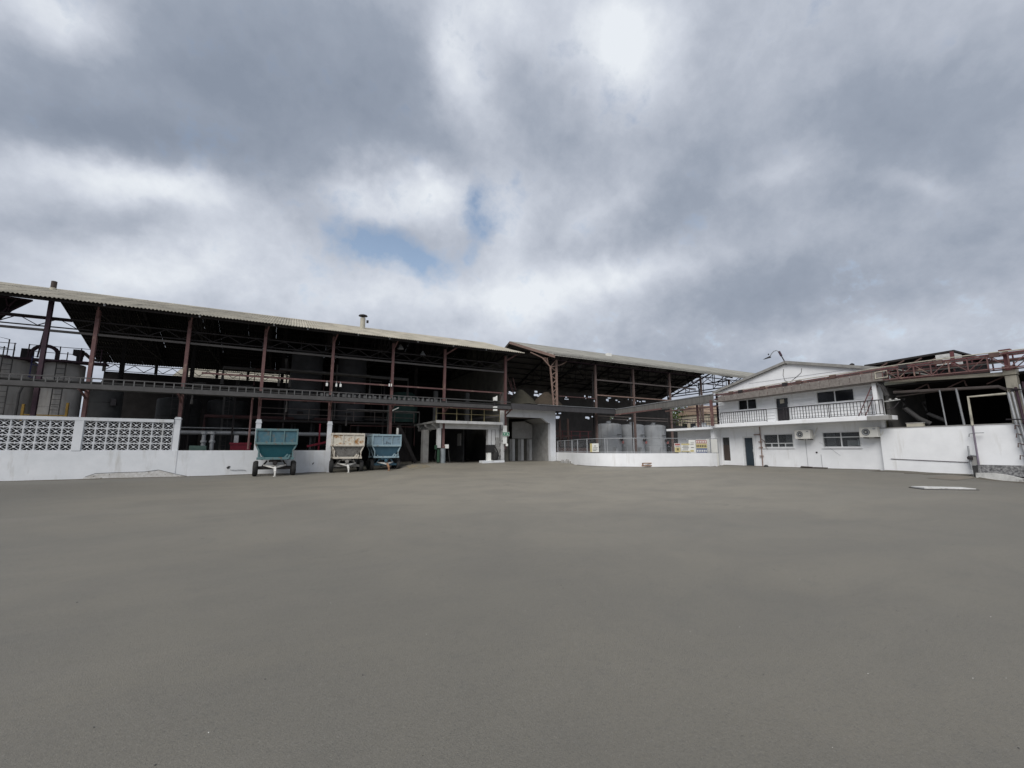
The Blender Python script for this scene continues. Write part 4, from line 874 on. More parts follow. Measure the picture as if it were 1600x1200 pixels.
# ---- tanks and gear at the far left
tl = tank('steel_tank', (-14.35, 34.9), 1.38, .2, 6.6, tankw, 'weathered grey steel tank cut by the left picture edge', 'weathered steel tanks at the shed end', legs=False, dome=.12, seams=4)
t2 = tank('steel_tank', (-11.72, 34.9), .90, .2, 6.55, tankw, 'weathered grey steel tank under the black arched pipe', 'weathered steel tanks at the shed end', legs=False, dome=.12, seams=4)
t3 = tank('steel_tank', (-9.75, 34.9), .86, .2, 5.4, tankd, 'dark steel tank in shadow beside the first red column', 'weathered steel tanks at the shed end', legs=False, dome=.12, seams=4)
MB().box(-9.2, -8.95, 34.0, 34.2, 4.2, 4.6).build('control_box', iron, t3)
t = thing('dark_backing', (-13, 32, 0), 'added dark backing that keeps the breeze-block holes dark', 'wall'); MB().box(-18, -8.8, 31.75, 31.95, 0, 3.02).build('wall', shade_sheet, t); MB().box(-18, -8.8, 31.72, 31.98, 3.02, 3.06).build('coping', dark, t)  # invented wall, blocks the light so the screen holes stay dark
t = thing('arched_pipe', (-12.4, 34.2, 6.6), 'thick dark plum pipe arching between the two weathered tanks', 'pipe')
MB().tube([(-12.95, 34.2, 6.5), (-12.95, 34.2, 7.1)] + [(-12.42 - .53 * math.cos(math.pi * k / 10), 34.2, 7.1 + .42 * math.sin(math.pi * k / 10)) for k in range(11)] + [(-11.89, 34.2, 6.5)], .1, 10).build('bend', purple, t, smooth=True)
t = thing('tank_walkway', (-13, 34, 6.6), 'plum-coloured walkway with railings across the tops of the weathered tanks', 'walkway')
MB().box(-17, -9.6, 33.6, 34.4, 6.58, 6.68).build('deck', purple, t)
for z in (7.05, 7.42): MB().tube([(-17, 33.6, z), (-13.4, 33.6, z)], .018, 6).tube([(-12.9, 33.62, z), (-9.75, 33.62, z)], .018, 6).build('handrail', purple, t)
for X in (-16.2, -14.5, -13.45, -12.88, -11.6, -10.7, -9.8): MB().tube([(X, 33.6, 6.65), (X, 33.6, 7.45)], .028, 6).build('rail_post', purple, t)
MB().tube([(-14.1, 33.5, 6.6), (-14.1, 33.5, 7.7), (-13.65, 33.5, 7.6), (-13.65, 33.5, 6.6)], .03, 6).tube([(-14.1, 33.5, 7.15), (-13.65, 33.5, 7.1)], .025, 6).build('ladder_hoop', purple, t)
MB().tube([(-12.3, 33.5, 8.9), (-12.45, 33.5, 6.7)], .04, 6).build('mast', purple, t)
t = thing('agitator_motor', (-10.9, 34.4, 6.9), 'black motor block on top of the second weathered tank', 'motor')
MB().box(-11.25, -10.85, 34.2, 34.6, 7.1, 7.45).lathe([(.14, -.45), (.16, .1)], (-10.98, 34.4, 7.05), 12).build('housing', iron, t); MB().tube([(-10.8, 34.4, 7.3), (-10.45, 34.4, 6.95), (-10.1, 34.4, 6.9)], .09, 8).build('spout', brown_d, t)
t = thing('control_cabinet', (-13.2, 34.3, 6.9), 'dark cabinet on the walkway left of the arched pipe', 'cabinet'); MB().box(-13.45, -13.1, 34.3, 34.6, 6.68, 7.3).build('body', iron, t)
t = thing('guard_rail', (-12.2, 32.6, 2), 'ochre yellow guard rail between the weathered tanks above the breeze blocks', 'guard rail')
for X in (-12.35, -10.62): MB().box(X - .05, X + .05, 32.6, 32.7, .1, 4.0 if X < -11 else 4.15).build('post', yellow, t)
MB().box(-12.35, -10.6, 32.62, 32.68, 3.4, 3.46).build('bar', yellow, t)
MB().tube([(-12.75, 33, .2), (-12.75, 33, 4.6), (-12.6, 33, 5.2)], .08, 8).build('standpipe', steel_g, t)
t = thing('ladder_cage', (-12.3, 33.4, 5.2), 'blue-purple ladder cage hanging in the gap between the weathered tanks', 'ladder')
bl_ = M('dusky_blue_paint', (.05, .05, .13), (.04, .04, .1), 4)
MB().tube([(-12.6, 33.4, 5.55), (-12.6, 33.4, 6.75), (-12.1, 33.4, 6.7)], .03, 6).tube([(-12.65, 33.4, 5.6), (-12.3, 33.4, 5.5), (-12.25, 33.4, 6.2), (-12.6, 33.4, 6.3)], .03, 6).build('hoop', bl_, t)
# ---- machinery in the dark shed
for cx, lb in ((1.4, 'left tall grey silo deep in the dark shed'), (4.75, 'right tall grey silo deep in the dark shed')):
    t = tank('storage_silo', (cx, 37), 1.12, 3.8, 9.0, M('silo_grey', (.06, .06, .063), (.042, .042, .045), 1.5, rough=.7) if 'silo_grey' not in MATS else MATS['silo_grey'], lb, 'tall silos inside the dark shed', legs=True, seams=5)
    for (dx, z, w, h) in ((-.55, 5.35, .5, .35), (-.2, 5.1, .3, .3), (-.5, 4.2, .4, .2), (.55, 5.6, .2, .5), (-.5, 7.3, .5, .25)): MB().box(cx + dx, cx + dx + w, 35.8, 36.2, z, z + h).build('hatch', dark, t)
t = thing('service_platform', (3, 36, 3.6), 'dark service platform with thin railings around the tall silos', 'platform')
MB().box(-1.5, 9.5, 35.2, 38, 3.55, 3.7).build('deck', dark, t)
for z in (4.1, 4.5): MB().box(-1.5, 9.5, 35.2, 35.24, z, z + .035).build('handrail', grey_b, t)
for k in range(8): MB().box(-1.5 + k * 1.57, -1.45 + k * 1.57, 35.2, 35.25, 3.7, 4.55).build('rail_post', grey_b, t)
t = thing('pipeline', (-4, 36, 2.7), 'long grey horizontal pipe behind the low wall in the dark shed', 'pipe')
MB().tube([(-6.4, 36, 2.72), (7, 36, 2.72)], .15, 10).tube([(-6.4, 36, 3.05), (1, 36, 3.05)], .04, 6).build('pipe', galv, t, smooth=True)
for X in (-5.6, -3.0, -.5, 2.2, 5): MB().box(X, X + .08, 35.95, 36.05, .1, 2.6).build('support', dark, t)
t = thing('twin_pump', (-4.2, 33, 1.4), 'green machine with twin grey vertical cylinders behind the low wall', 'pump')
MB().box(-4.95, -4.1, 32.8, 33.4, .2, 1.82).build('body', gmach, t)
for X in (-4.3, -3.85): MB().lathe([(.12, 0), (.12, .5), (.17, .52), (.17, .62), (.11, .66), (.11, 1.0), (.16, 1.05), (.16, 1.2)], (X, 33.1, 1.5), 14).build('cylinder', galv, t, smooth=True)
MB().tube([(-4.3, 33.1, 2.6), (-3.85, 33.1, 2.6)], .07, 8).build('pipe', galv, t)
t = thing('red_bin', (-2.3, 33, 1), 'crimson metal bin behind the low wall beside a red column', 'bin')
MB().box(-2.85, -1.75, 32.9, 33.6, .2, 1.98).box(-2.9, -1.7, 32.86, 32.9, 1.9, 2.02).build('body', crimson, t); MB().box(-2.75, -2.5, 33.7, 34, .2, 2.5).build('back_panel', galv, t)
t = thing('conveyor_arm', (2.3, 33.5, 1.9), 'thin crimson conveyor arm in the dark between the first two trailers', 'conveyor'); MB().bar((1.6, 33.5, 1.8), (3.2, 33.5, 2.2), .08, .14).box(2.3, 2.4, 33.5, 33.6, .2, 3.4).build('arm', crimson, t)
t = thing('pipe_manifold', (-3, 37, 2), 'dark maze of pipes and supports filling the long shed behind the columns', 'pipework')
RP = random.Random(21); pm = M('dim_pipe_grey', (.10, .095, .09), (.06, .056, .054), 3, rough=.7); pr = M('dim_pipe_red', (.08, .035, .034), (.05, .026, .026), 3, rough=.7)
for k in range(15):
    z = RP.choice((2.0, 3.3, 3.9, 4.4, 5.6, 6.2, 6.9, 7.3)) + RP.uniform(-.15, .15); y = RP.uniform(33.5, 40); a = RP.uniform(-8.6, 5); b = min(9.5, a + RP.uniform(3, 9)); r = RP.choice((.04, .06, .08, .12))
    MB().tube([(a, y, z - 1.2), (a, y, z), (b, y, z), (b, y, z + RP.choice((-1.5, 1.0)))], r, 8).build('pipe', RP.choice((pm, pm, pr)), t)
for k in range(9):
    x = RP.uniform(-8.5, 9); MB().box(x, x + .1, 34.5 + .4 * k, 34.6 + .4 * k, .2, RP.uniform(4, 8.5)).build('support', RP.choice((pm, dark, pr)), t)
for cx, lb in ((-7.0, 'broad dark banded vessel in the second bay of the long shed'), (-3.9, 'broad dark banded vessel in the third bay of the long shed')):
    v = tank('process_vessel', (cx, 40.5), 1.35, 1.6, 5.2, tankd, lb, 'dark banded vessels in the long shed', seams=5)
    MB().tube([(cx + .3, 40.5, 5.4), (cx + .3, 40.5, 6.6), (cx + 1.6, 40.0, 6.6)], .12, 10).build('outlet_pipe', pm, v)
    for s in (-.2, .2): MB().box(cx + s - .02, cx + s + .02, 39.02, 39.06, 1.0, 5.6).build('ladder_rail', pm, v)
    for q in range(13): MB().box(cx - .18, cx + .18, 39.03, 39.05, 1.2 + q * .33, 1.23 + q * .33).build('ladder_rung', pm, v)
for tk, cx in ((tl, -13.6), (t2, -11.55)):
    yy = 34.9 - (1.3 if tk is tl else .93)
    for s in (-.2, .2): MB().box(cx + s - .02, cx + s + .02, yy - .12, yy - .08, 2.5, 7.2).build('ladder_rail', steel_d, tk)
    for q in range(14): MB().box(cx - .18, cx + .18, yy - .11, yy - .09, 2.6 + q * .3, 2.63 + q * .3).build('ladder_rung', steel_d, tk)
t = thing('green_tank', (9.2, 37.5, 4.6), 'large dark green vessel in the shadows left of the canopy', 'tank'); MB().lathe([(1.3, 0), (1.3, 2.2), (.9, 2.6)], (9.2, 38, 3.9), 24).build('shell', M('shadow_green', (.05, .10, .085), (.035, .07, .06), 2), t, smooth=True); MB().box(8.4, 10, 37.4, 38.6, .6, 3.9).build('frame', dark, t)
t = thing('inner_stair', (8.6, 33.5, .6), 'steep dark stair with a pale column left of the canopy pillar', 'stair')
MB().bar((7.9, 33.5, 3.4), (9.3, 33.5, .6), .08, .25).bar((7.9, 34.2, 3.4), (9.3, 34.2, .6), .08, .2).build('stringer', dark, t)
for k in range(9): MB().box(8.02 + k * .145, 8.2 + k * .145, 33.54, 34.16, 3.1 - k * .29, 3.13 - k * .29).build('tread', dark, t)
MB().lathe([(.09, 0), (.09, .8)], (7.75, 33.2, 2.4), 10).build('canister', signw, t)
# ================================================================== WHITE OFFICE (right)
XF = 27.6
O = thing('office_building', (XF, 15.6, .5), 'white two-storey office with gable front and a balcony', 'building')
low = [(18.0, 18.68, .5, 2.42), (15.43, 17.30, 1.70, 2.56), (11.93, 13.83, 1.70, 2.58), (19.75, 20.3, .82, 2.42)]
upp = [(17.54, 18.88, 4.18, 4.95), (15.5, 16.34, 3.3, 4.83), (11.98, 13.92, 4.20, 4.94)]
MB().holes('x', XF, .2, 10.9, 20.4, .2, 3.08, low).build('lower_wall', white2, O)
MB().holes('x', XF, .18, 10.9, 20.4, 3.08, 5.05, upp).build('upper_wall', white2, O)
MB().prism([(XF + .0, 10.4, 5.05), (XF, 20.4, 5.05), (XF, 20.4, 5.66), (XF, 15.4, 6.92), (XF, 10.4, 5.66)], (.2, 0, 0)).build('gable_wall', white2, O)
MB().box(XF + .2, 42, 10.9, 11.1, .2, 5.6).build('side_wall', M('cream_wall', (.50, .48, .36), (.42, .40, .30), 1.5, rough=.8, spot=(.2, .19, .14), spot_scale=1.2, spot_lo=.6, spot_hi=.75, spot_stretch=(1, 1, .3)), O)
MB().box(XF + .2, 42, 20.2, 20.4, .2, 5.6).build('side_wall', white2, O)
MB().box(XF + .2, 40, 11.1, 20.2, 3.0, 3.08).box(31, 31.1, 11.1, 20.2, .3, 3.0).box(31, 31.1, 11.1, 20.2, 3.08, 5.3).build('inner_floor', shade_sheet, O)
MB().box(41.8, 42, 11.1, 20.2, .2, 5.6).build('rear_wall', white2, O)
# roof, two slopes with an overhang and thickness
for s in (-1, 1):
    MB().prism([(XF - .16, 15.4, 6.99), (XF - .16, 15.4 + s * 5.3, 5.66), (XF - .16, 15.4 + s * 5.3, 5.72), (XF - .16, 15.4, 7.05)], (14.6, 0, 0)).build('roof_slope', roof_b, O)
    MB().prism([(XF - .18, 15.4, 6.9), (XF - .18, 15.4 + s * 5.3, 5.57), (XF - .18, 15.4 + s * 5.3, 5.735), (XF - .18, 15.4, 7.065)], (.018, 0, 0)).build('barge_board', M('grey_barge', (.30, .295, .28), (.2, .195, .185), 4) if 'grey_barge' not in MATS else MATS['grey_barge'], O)
MB().lathe([(.1, 0), (.12, .1), (.04, .16)], (28.2, 12.2, 6.25), 10).build('roof_vent', iron, O)
# siding boards of the upper storey, lapped
rows = 9; z0_, z1_ = 3.36, 5.02; bhh = (z1_ - z0_) / rows
spans = [(10.92, 11.9), (14.0, 15.42), (16.42, 17.46), (18.96, 20.38)]
for j in range(rows):
    za, zb_ = z0_ + j * bhh, z0_ + (j + 1) * bhh
    sp = list(spans)
    if za < 4.1: sp = [(10.92, 15.42), (16.42, 20.38)]
    for a, b in sp:
        MB().prism([(XF - .004, a, za), (XF - .05, a, za + .002), (XF - .05, a, za + .02), (XF - .008, a, zb_ - .004), (XF - .004, a, zb_ - .004)], (0, b - a, 0)).build('siding_board', white2, O)
def window(y0, y1, z0, z1, mull=(), trans=(), sub=(), fr=.055):
    f = MB().box(XF - .02, XF + .08, y0, y0 + fr, z0, z1).box(XF - .02, XF + .08, y1 - fr, y1, z0, z1).box(XF - .02, XF + .08, y0 + fr, y1 - fr, z0, z0 + fr).box(XF - .02, XF + .08, y0 + fr, y1 - fr, z1 - fr, z1)
    for m in mull: f.box(XF - .012, XF + .07, m - .025, m + .025, z0 + fr, z1 - fr)
    for z in trans: f.box(XF - .014, XF + .068, y0 + fr, y1 - fr, z - .022, z + .022)
    for m, a, b in sub: f.box(XF - .01, XF + .066, m - .02, m + .02, a, b)
    w = f.build('window', alum, O)
    ym = [y0 + fr, *sorted(mull), y1 - fr]; zm = [z0 + fr, *sorted(trans), z1 - fr]
    for a, b in zip(ym, ym[1:]):
        for c, d in zip(zm, zm[1:]): MB().box(XF + .03, XF + .04, a + .02, b - .02, c + .015, d - .015).build('pane', thin_glass if z1 < 3 else glass, w)
    MB().box(XF - .07, XF - .02, y0 - .04, y1 + .04, z0 - .05, z0 - .005).build('sill', white2, w)
window(17.54, 18.88, 4.18, 4.95, (18.2,)); window(11.98, 13.92, 4.20, 4.94, (12.95,))
window(15.43, 17.30, 1.70, 2.56, (16.37,), (1.97,), ((15.95, 1.75, 1.95), (16.8, 1.75, 1.95))); window(11.93, 13.83, 1.70, 2.58, (12.87,), (2.27,))
def door(y0, y1, z0, z1, leaf, fr=.08, name='door', slide=0):
    d = MB().box(XF + .06, XF + .1, y0 + fr, y1 - fr, z0 + .02, z1 - fr).build(name, leaf, O)
    MB().box(XF - .03, XF + .12, y0, y0 + fr, z0, z1).box(XF - .03, XF + .12, y1 - fr, y1, z0, z1).box(XF - .03, XF + .12, y0 + fr, y1 - fr, z1 - fr, z1).build('door_frame', alum, d)
    MB().box(XF + .02, XF + .06, y0 + fr + .04, y0 + fr + .08, z0 + .9, z0 + 1.1).build('handle', galv, d); return d
door(17.96, 18.72, .5, 2.44, door_b)
for k in range(3): MB().box(XF + .052, XF + .06, 18.08 + k * .17, 18.22 + k * .17, .62, 2.3).build('door_panel', door_b, O)
MB().box(XF - .06, XF - .03, 17.9, 18.84, 2.46, 2.56).box(XF - .06, XF - .03, 18.74, 18.84, .5, 2.46).box(XF - .06, XF - .03, 17.84, 17.92, .5, 2.46).build('door_surround', white2, O)
d = door(15.46, 16.36, 3.3, 4.85, glass, name='balcony_door')
MB().box(XF + .02, XF + .05, 15.8, 16.05, 4.45, 4.7).build('paper', cream, d)
MB().box(XF + .03, XF + .055, 15.56, 16.26, 3.34, 4.05).build('kick_panel', iron, d)
for k in range(5): MB().box(XF + .08, XF + .14, 19.75 + k * .11, 19.855 + k * .11, .82, 1.9).build('plank', brown_d, O)
MB().box(XF + .1, XF + .16, 19.75, 20.3, 1.9, 2.42).build('hatch', ink, O)
MB().box(28.0, 28.03, 15.5, 16.1, 1.72, 2.54).box(28.0, 28.03, 13.35, 13.8, 1.72, 2.55).build('curtain', conc, O)
MB().box(27.95, 28.4, 12.3, 12.75, 1.75, 2.1).build('printer', ac_w, O); MB().box(27.9, 27.92, 11.95, 12.25, 1.8, 2.15).build('paper', signw, O); MB().box(28, 29, 11.5, 17.3, 1.2, 1.7).build('desk', brown_d, O)
# balcony
MB().box(26.55, XF + .05, 10.25, 20.2, 3.08, 3.30).build('balcony_slab', white2, O, bevel=.015)
MB().box(26.52, 26.9, 10.2, 11.1, 3.06, 3.285).build('bare_slab_end', conc, O)
MB().box(27.44, XF, 10.75, 10.9, .4, 3.08).build('return_pier', white2, O)
MB().box(26.95, XF - .0, 10.72, 10.9, 3.3, 5.0).build('end_pier', white2, O)
rl = []
for a, b in ((10.42, 15.35), (16.4, 19.6)):
    MB().box(26.655, 26.705, a, b, 4.05, 4.10).build('handrail', iron, O); MB().box(26.665, 26.695, a, b, 3.36, 3.385).build('bottom_rail', iron, O)
    n = int((b - a) / .155); bal = MB().box(-.014, .014, -.014, .014, 0, .69).mesh('baluster', iron)
    for k in range(n + 1): link(bal, 'baluster', O, (26.68, a + (b - a) * k / n, 3.38), (random.uniform(-.012, .012), 0, random.uniform(0, .7)))
    for yy in (a, (a + b) / 2, b): MB().box(26.665, 26.695, yy - .014, yy + .014, 3.3, 4.1).build('rail_post', iron, O)
MB().box(26.67, 26.69, 15.35, 16.4, 4.06, 4.09).build('handrail', iron, O)
mb = MB()
for pts in ([(15.62, 6.6), (15.68, 6.2), (15.6, 5.85), (15.4, 5.75)], [(14.55, 6.45), (14.6, 6.2), (14.95, 5.95), (15.3, 5.72)]): mb.tube([(XF - .02, y, z) for y, z in pts], .012, 5)
mb.box(XF - .015, XF, 12.4, 18.0, 5.98, 5.985)
mb.build('wire', iron, O)
mb = MB()
for y, za, zb_ in ((14.75, .5, 2.2), (13.98, .5, 1.3)): mb.tube([(XF - .015, y, za), (XF - .015, y, zb_)], .011, 5)
mb.tube([(XF - .015, 14.0, 2.0), (XF - .015, 13.4, 1.6), (XF - .015, 13.0, 1.25)], .006, 4)
mb.build('drain_hose', galv, O)
MB().lathe([(.05, 0), (.05, -.03)], (XF, 14.2, 1.42), 10, 'x').build('wall_socket', iron, O)
# annex
An = thing('annex', (XF, 22.3, .5), 'small flat-roofed white annex at the left end of the office', 'building')
MB().box(XF, 31, 20.42, 24.2, .3, 3.0).build('wall', white2, An)
MB().box(26.6, 31.2, 20.2, 24.4, 3.0, 3.16).build('roof_slab', white2, An, bevel=.012)
MB().box(26.9, XF, 20.38, 20.66, .3, 3.0).build('pier', white2, An)
MB().tube([(27.5, 20.7, 3.2), (27.5, 20.7, 3.32)], .03, 6).build('roof_stub', signw, An)
Gl = thing('gallery_railing', (29, 23, 3.2), 'dark railed gallery on the annex roof under the walkway', 'railing')
for z in (4.0, 3.7): MB().box(29, 29.04, 20.5, 26.5, z, z + .04).build('handrail', iron, Gl)
for k in range(24): MB().box(29.0, 29.02, 20.6 + k * .25, 20.62 + k * .25, 3.2, 4.0).build('baluster', iron, Gl)
for Y in (21.0, 23.5): MB().box(29.5, 29.58, Y, Y + .08, 3.2, 5.2).build('post', col_b, Gl)
MB().box(29.4, 29.5, 20.5, 27, 4.82, 4.93).build('beam', brown_s, Gl)
# air conditioners
def aircon(y0, y1, z0, z1, label):
    t = thing('air_conditioner', (27.4, (y0 + y1) / 2, z0), label, 'air conditioner', 'air conditioners on the office wall')
    x0 = 27.08; MB().box(x0, 27.42, y0, y1, z0, z1).build('case', ac_w, t, bevel=.02)
    cy, cz, r = y1 - .30, (z0 + z1) / 2, .215
    MB().lathe([(r, 0), (r, -.012), (r - .03, -.012), (r - .03, 0)], (x0, cy, cz), 28, 'x').build('fan_ring', ac_w, t)
    MB().lathe([(r - .03, 0), (r - .03, -.006)], (x0, cy, cz), 28, 'x').build('fan_opening', black, t)
    g = MB()
    for rr in (.07, .11, .15): g.lathe([(rr, -.010), (rr + .008, -.014), (rr + .008, -.008), (rr, -.006)], (x0, cy, cz), 24, 'x')
    for k in range(10):
        a = k * math.pi / 5; g.bar((x0 - .011, cy + .04 * math.cos(a), cz + .04 * math.sin(a)), (x0 - .011, cy + .18 * math.cos(a), cz + .18 * math.sin(a)), .006)
    g.build('guard_grille', galv, t); MB().lathe([(.035, 0), (.03, -.018)], (x0, cy, cz), 14, 'x').build('hub', signw, t)
    MB().box(27.42, XF, y0 + .15, y0 + .19, z0 - .05, z0 - .01).box(x0, XF, y0 + .12, y0 + .16, z0 - .045, z0 - .003).box(x0, XF, y1 - .2, y1 - .16, z0 - .045, z0 - .003).build('bracket', iron, t)
    MB().tube([(27.3, y0 - .02, z0 + .12), (27.35, y0 - .1, z0 + .2), (27.5, y0 - .16, z1), (27.58, y0 - .16, z1 + .12)], .022, 6).build('pipe', ac_w, t)
    MB().box(x0 - .004, x0, y0 + .08, y0 + .2, z0 + .4, z0 + .46).build('badge', galv, t); return t
aircon(14.2, 15.06, 2.2, 2.74, 'off-white air conditioner between the two lower office windows')
aircon(10.95, 11.76, 2.22, 2.76, 'off-white air conditioner at the right corner under the balcony')
t = thing('drain_pipe', (27.5, 17.4, .5), 'rusty vertical drain pipe with brackets beside the office door', 'pipe')
MB().tube([(27.52, 17.45, .5), (27.52, 17.45, 3.05)], .03, 8).build('pipe', tan, t)
for z in (1.15, 1.7, 2.05): MB().box(27.48, 27.56, 17.36, 17.6, z, z + .05).build('clamp', tan, t)
MB().tube([(27.52, 17.45, 2.3), (27.52, 17.2, 2.1), (27.52, 17.15, 1.75), (27.52, 17.05, 1.6)], .02, 6).box(27.45, 27.55, 17.5, 17.85, 2.52, 2.58).build('branch', tan, t)
t = thing('lumber', (27.2, 14, .5), 'dark timber offcuts lying along the foot of the office wall', 'timber')
MB().bar((27.3, 15.0, .55), (27.2, 14.1, .55), .09, .05).bar((27.15, 14.9, .6), (27.2, 14.3, .58), .07, .04).bar((27.2, 14.2, .56), (27.1, 13.5, .56), .14, .06).build('plank', brown_d, t)
t = thing('rock', (27.3, 17.0, .5), 'small dark stone at the foot of the rusty drain pipe', 'stone'); MB().lathe([(.12, 0), (.14, .06), (.08, .13), (.02, .15)], (27.3, 17.1, .48), 9).build('body', ink, t)
t = thing('ladder', (27, 11.2, 3.3), 'maroon ladder leaning at the right end of the balcony', 'ladder')
for dy in (0, .30): MB().bar((26.75, 11.55 - dy, 3.32), (27.1, 10.98 - dy * .9, 4.85), .04).build('rail', red_b, t)
for k in range(5): f = .1 + k * .2; MB().bar((26.75 + .35 * f, 11.55 - .57 * f, 3.32 + 1.53 * f), (26.75 + .35 * f, 11.25 - .54 * f, 3.32 + 1.53 * f), .025).build('rung', red_b, t)
t = thing('street_lamp', (27.4, 15.4, 7), 'curved dark street lamp rising from the office gable peak', 'street lamp')
MB().tube([(27.45, 15.35, 6.8), (27.45, 15.55, 7.3), (27.45, 15.74, 7.72)], .035, 8).build('pole', iron, t)
MB().tube([(27.45, 15.60, 7.42), (27.45, 15.72, 7.72)], .07, 8).build('joint', purple, t)
MB().tube([(27.45, 15.72, 7.72), (27.45, 15.88, 7.82), (27.45, 16.05, 7.80), (27.45, 16.2, 7.68), (27.45, 16.33, 7.48)], .024, 8).build('arm', galv, t, smooth=True)
MB().hexa([(27.36, 16.30, 7.44), (27.54, 16.30, 7.44), (27.5, 16.75, 7.40), (27.4, 16.75, 7.40)], [(27.40, 16.30, 7.54), (27.5, 16.30, 7.54), (27.47, 16.7, 7.43), (27.43, 16.7, 7.43)]).build('lamp_head', iron, t); MB().lathe([(.02, 0), (.045, .05), (.02, .1)], (27.45, 16.4, 7.62), 8).build('sensor', iron, t)
# ================================================================== PIPE RACK along the office and the right building
Pr = thing('pipe_rack', (26.9, 10, 5), 'maroon lattice pipe rack crossing the office front to the right edge', 'pipe rack')
def zlo(y): return 4.90 + (19.8 - y) * .017 if y > 10.3 else 5.08 - (10.3 - y) * .02
def ztop(y): return 5.36 + (19.8 - y) * .03 if y > 10.3 else 5.64 - (10.3 - y) * .01
X0, X1 = 26.75, 27.35
grey_r = M('lattice_grey_sheet', (.16, .14, .13), (.24, .22, .20), 9, rough=.85, detail=3)
for (ya, yb_) in ((19.8, 10.3), (10.3, -3.0)):
    for xx in (X0, X1):
        MB().bar((xx, yb_, zlo(yb_)), (xx, ya, zlo(ya)), .045, .05).build('bottom_chord', grey_r if ya > 11 else red, Pr)
        MB().bar((xx, yb_, ztop(yb_)), (xx, ya, ztop(ya)), .045, .05).build('top_chord', red if ya > 11 else red_b, Pr)
for xx, mt in ((X0, red), (X1, red_b)):
    y = 19.5; k = 0
    while y > -2.8:
        st = .46 if y > 10.5 else .62
        MB().bar((xx, y, zlo(y)), (xx, y, ztop(y)), .035 if y > 10.5 else .045).build('upright', mt, Pr)
        a, b = (zlo(y), ztop(y - st)) if k % 2 else (ztop(y), zlo(y - st))
        MB().bar((xx, y, a), (xx, y - st, b), .03).build('brace', mt, Pr); y -= st; k += 1
for k in range(19):
    y1, y0 = 19.75 - k * .5, 19.27 - k * .5
    MB().hexa([(X0 + .04, y0, zlo(y0) - .05), (X1 - .04, y0, zlo(y0) - .05), (X1 - .04, y1, zlo(y1) - .05), (X0 + .04, y1, zlo(y1) - .05)], [(X0 + .04, y0, zlo(y0)), (X1 - .04, y0, zlo(y0)), (X1 - .04, y1, zlo(y1)), (X0 + .04, y1, zlo(y1))]).build('tray_panel', grey_r, Pr)
    for xx in (X0 - .02, X1): MB().hexa([(xx, y0, zlo(y0)), (xx + .02, y0, zlo(y0)), (xx + .02, y1, zlo(y1)), (xx, y1, zlo(y1))], [(xx, y0, ztop(y0) - .12), (xx + .02, y0, ztop(y0) - .12), (xx + .02, y1, ztop(y1) - .12), (xx, y1, ztop(y1) - .12)]).build('tray_side', grey_r, Pr)
for (dx, dz, r, mt) in ((.08, .03, .035, red), (.25, .05, .045, brown_s), (.42, .03, .04, galv), (.2, -.25, .05, red), (.4, -.28, .05, galv)):
    MB().tube([(X0 + dx, yy, ztop(yy) + dz) for yy in (20.2, 15, 10.3, 5, -3)], r, 8).build('pipe', mt, Pr, smooth=True)
MB().tube([(X0 - .03, yy, ztop(yy) + .1 + .02 * math.sin(yy)) for yy in np.arange(20, -3, -.8)], .025, 6).build('pipe', cream, Pr)
for y in (18.6, 17.9, 16.4, 15.0, 14.2, 12.4, 9.3, 8.0, 6.2): MB().box(X0 - .06, X0 + .05, y, y + .3, ztop(y) - .1, ztop(y) + .08).build('clamp', (brown_s, iron)[int(y) % 2], Pr)
MB().box(26.9, 27.02, 6.0, 6.14, 4.9, 5.75).box(26.85, 27.1, 5.9, 6.24, 5.72, 5.8).build('post', red_b, Pr)
MB().tube([(26.72, 10.6, 5.15), (26.72, 10.6, 5.5), (26.72, 10.1, 5.52), (26.72, 10.1, 5.2), (26.72, 10.55, 5.18)], .03, 6).build('pipe_loop', cream, Pr)
mb = MB()
for k in range(14): mb.tube([(26.75 + .03 * k, 10.7 - .02 * k, 5.1), (26.85 + .02 * k, 10.45 + .05 * math.sin(k), 4.75), (26.9 + .02 * k, 10.35 + .06 * math.sin(2 * k), 4.3)], .018, 5)
mb.build('cable_bundle', steel_g, Pr)
# ================================================================== RIGHT BUILDING
C_ = thing('pump_house', (27.6, 6, .5), 'dark open pump house behind the plain white wall at the right edge', 'building')
MB().box(27.38, 27.58, -3, 10.98, .2, 2.66).build('front_wall', white2, C_)
MB().box(27.36, 27.6, -3, 10.98, 2.66, 2.70).build('wall_cap', conc, C_)
MB().hexa([(27.5, 6.3, 4.76), (27.8, 6.3, 4.76), (27.8, 10.4, 5.0), (27.5, 10.4, 5.0)], [(27.5, 6.3, 4.92), (27.8, 6.3, 4.92), (27.8, 10.4, 5.12), (27.5, 10.4, 5.12)]).build('lintel', cream, C_)
MB().box(27.45, 27.8, 5.98, 6.32, .3, 4.74).build('pillar', cream, C_, bevel=.02)
MB().box(27.4, 27.8, 5.95, 6.35, 4.76, 5.16).build('pillar_block', cream, C_, bevel=.02)
MB().box(27.7, 40, -3, 10.75, 4.8, 4.9).build('ceiling', shade_sheet, C_); MB().box(37, 37.2, -3, 10.75, .2, 4.8).build('back_wall', shade_sheet, C_); MB().box(27.8, 40, -3.2, -3, .2, 4.8).build('side_wall', shade_sheet, C_); MB().box(27.6, 37, -3, 10.75, .3, .4).build('floor', shade_sheet, C_)
MB().box(27.85, 37, 10.6, 10.75, .3, 4.8).build('side_wall', M('dim_wall', (.13, .125, .12), (.09, .088, .085), 2), C_)
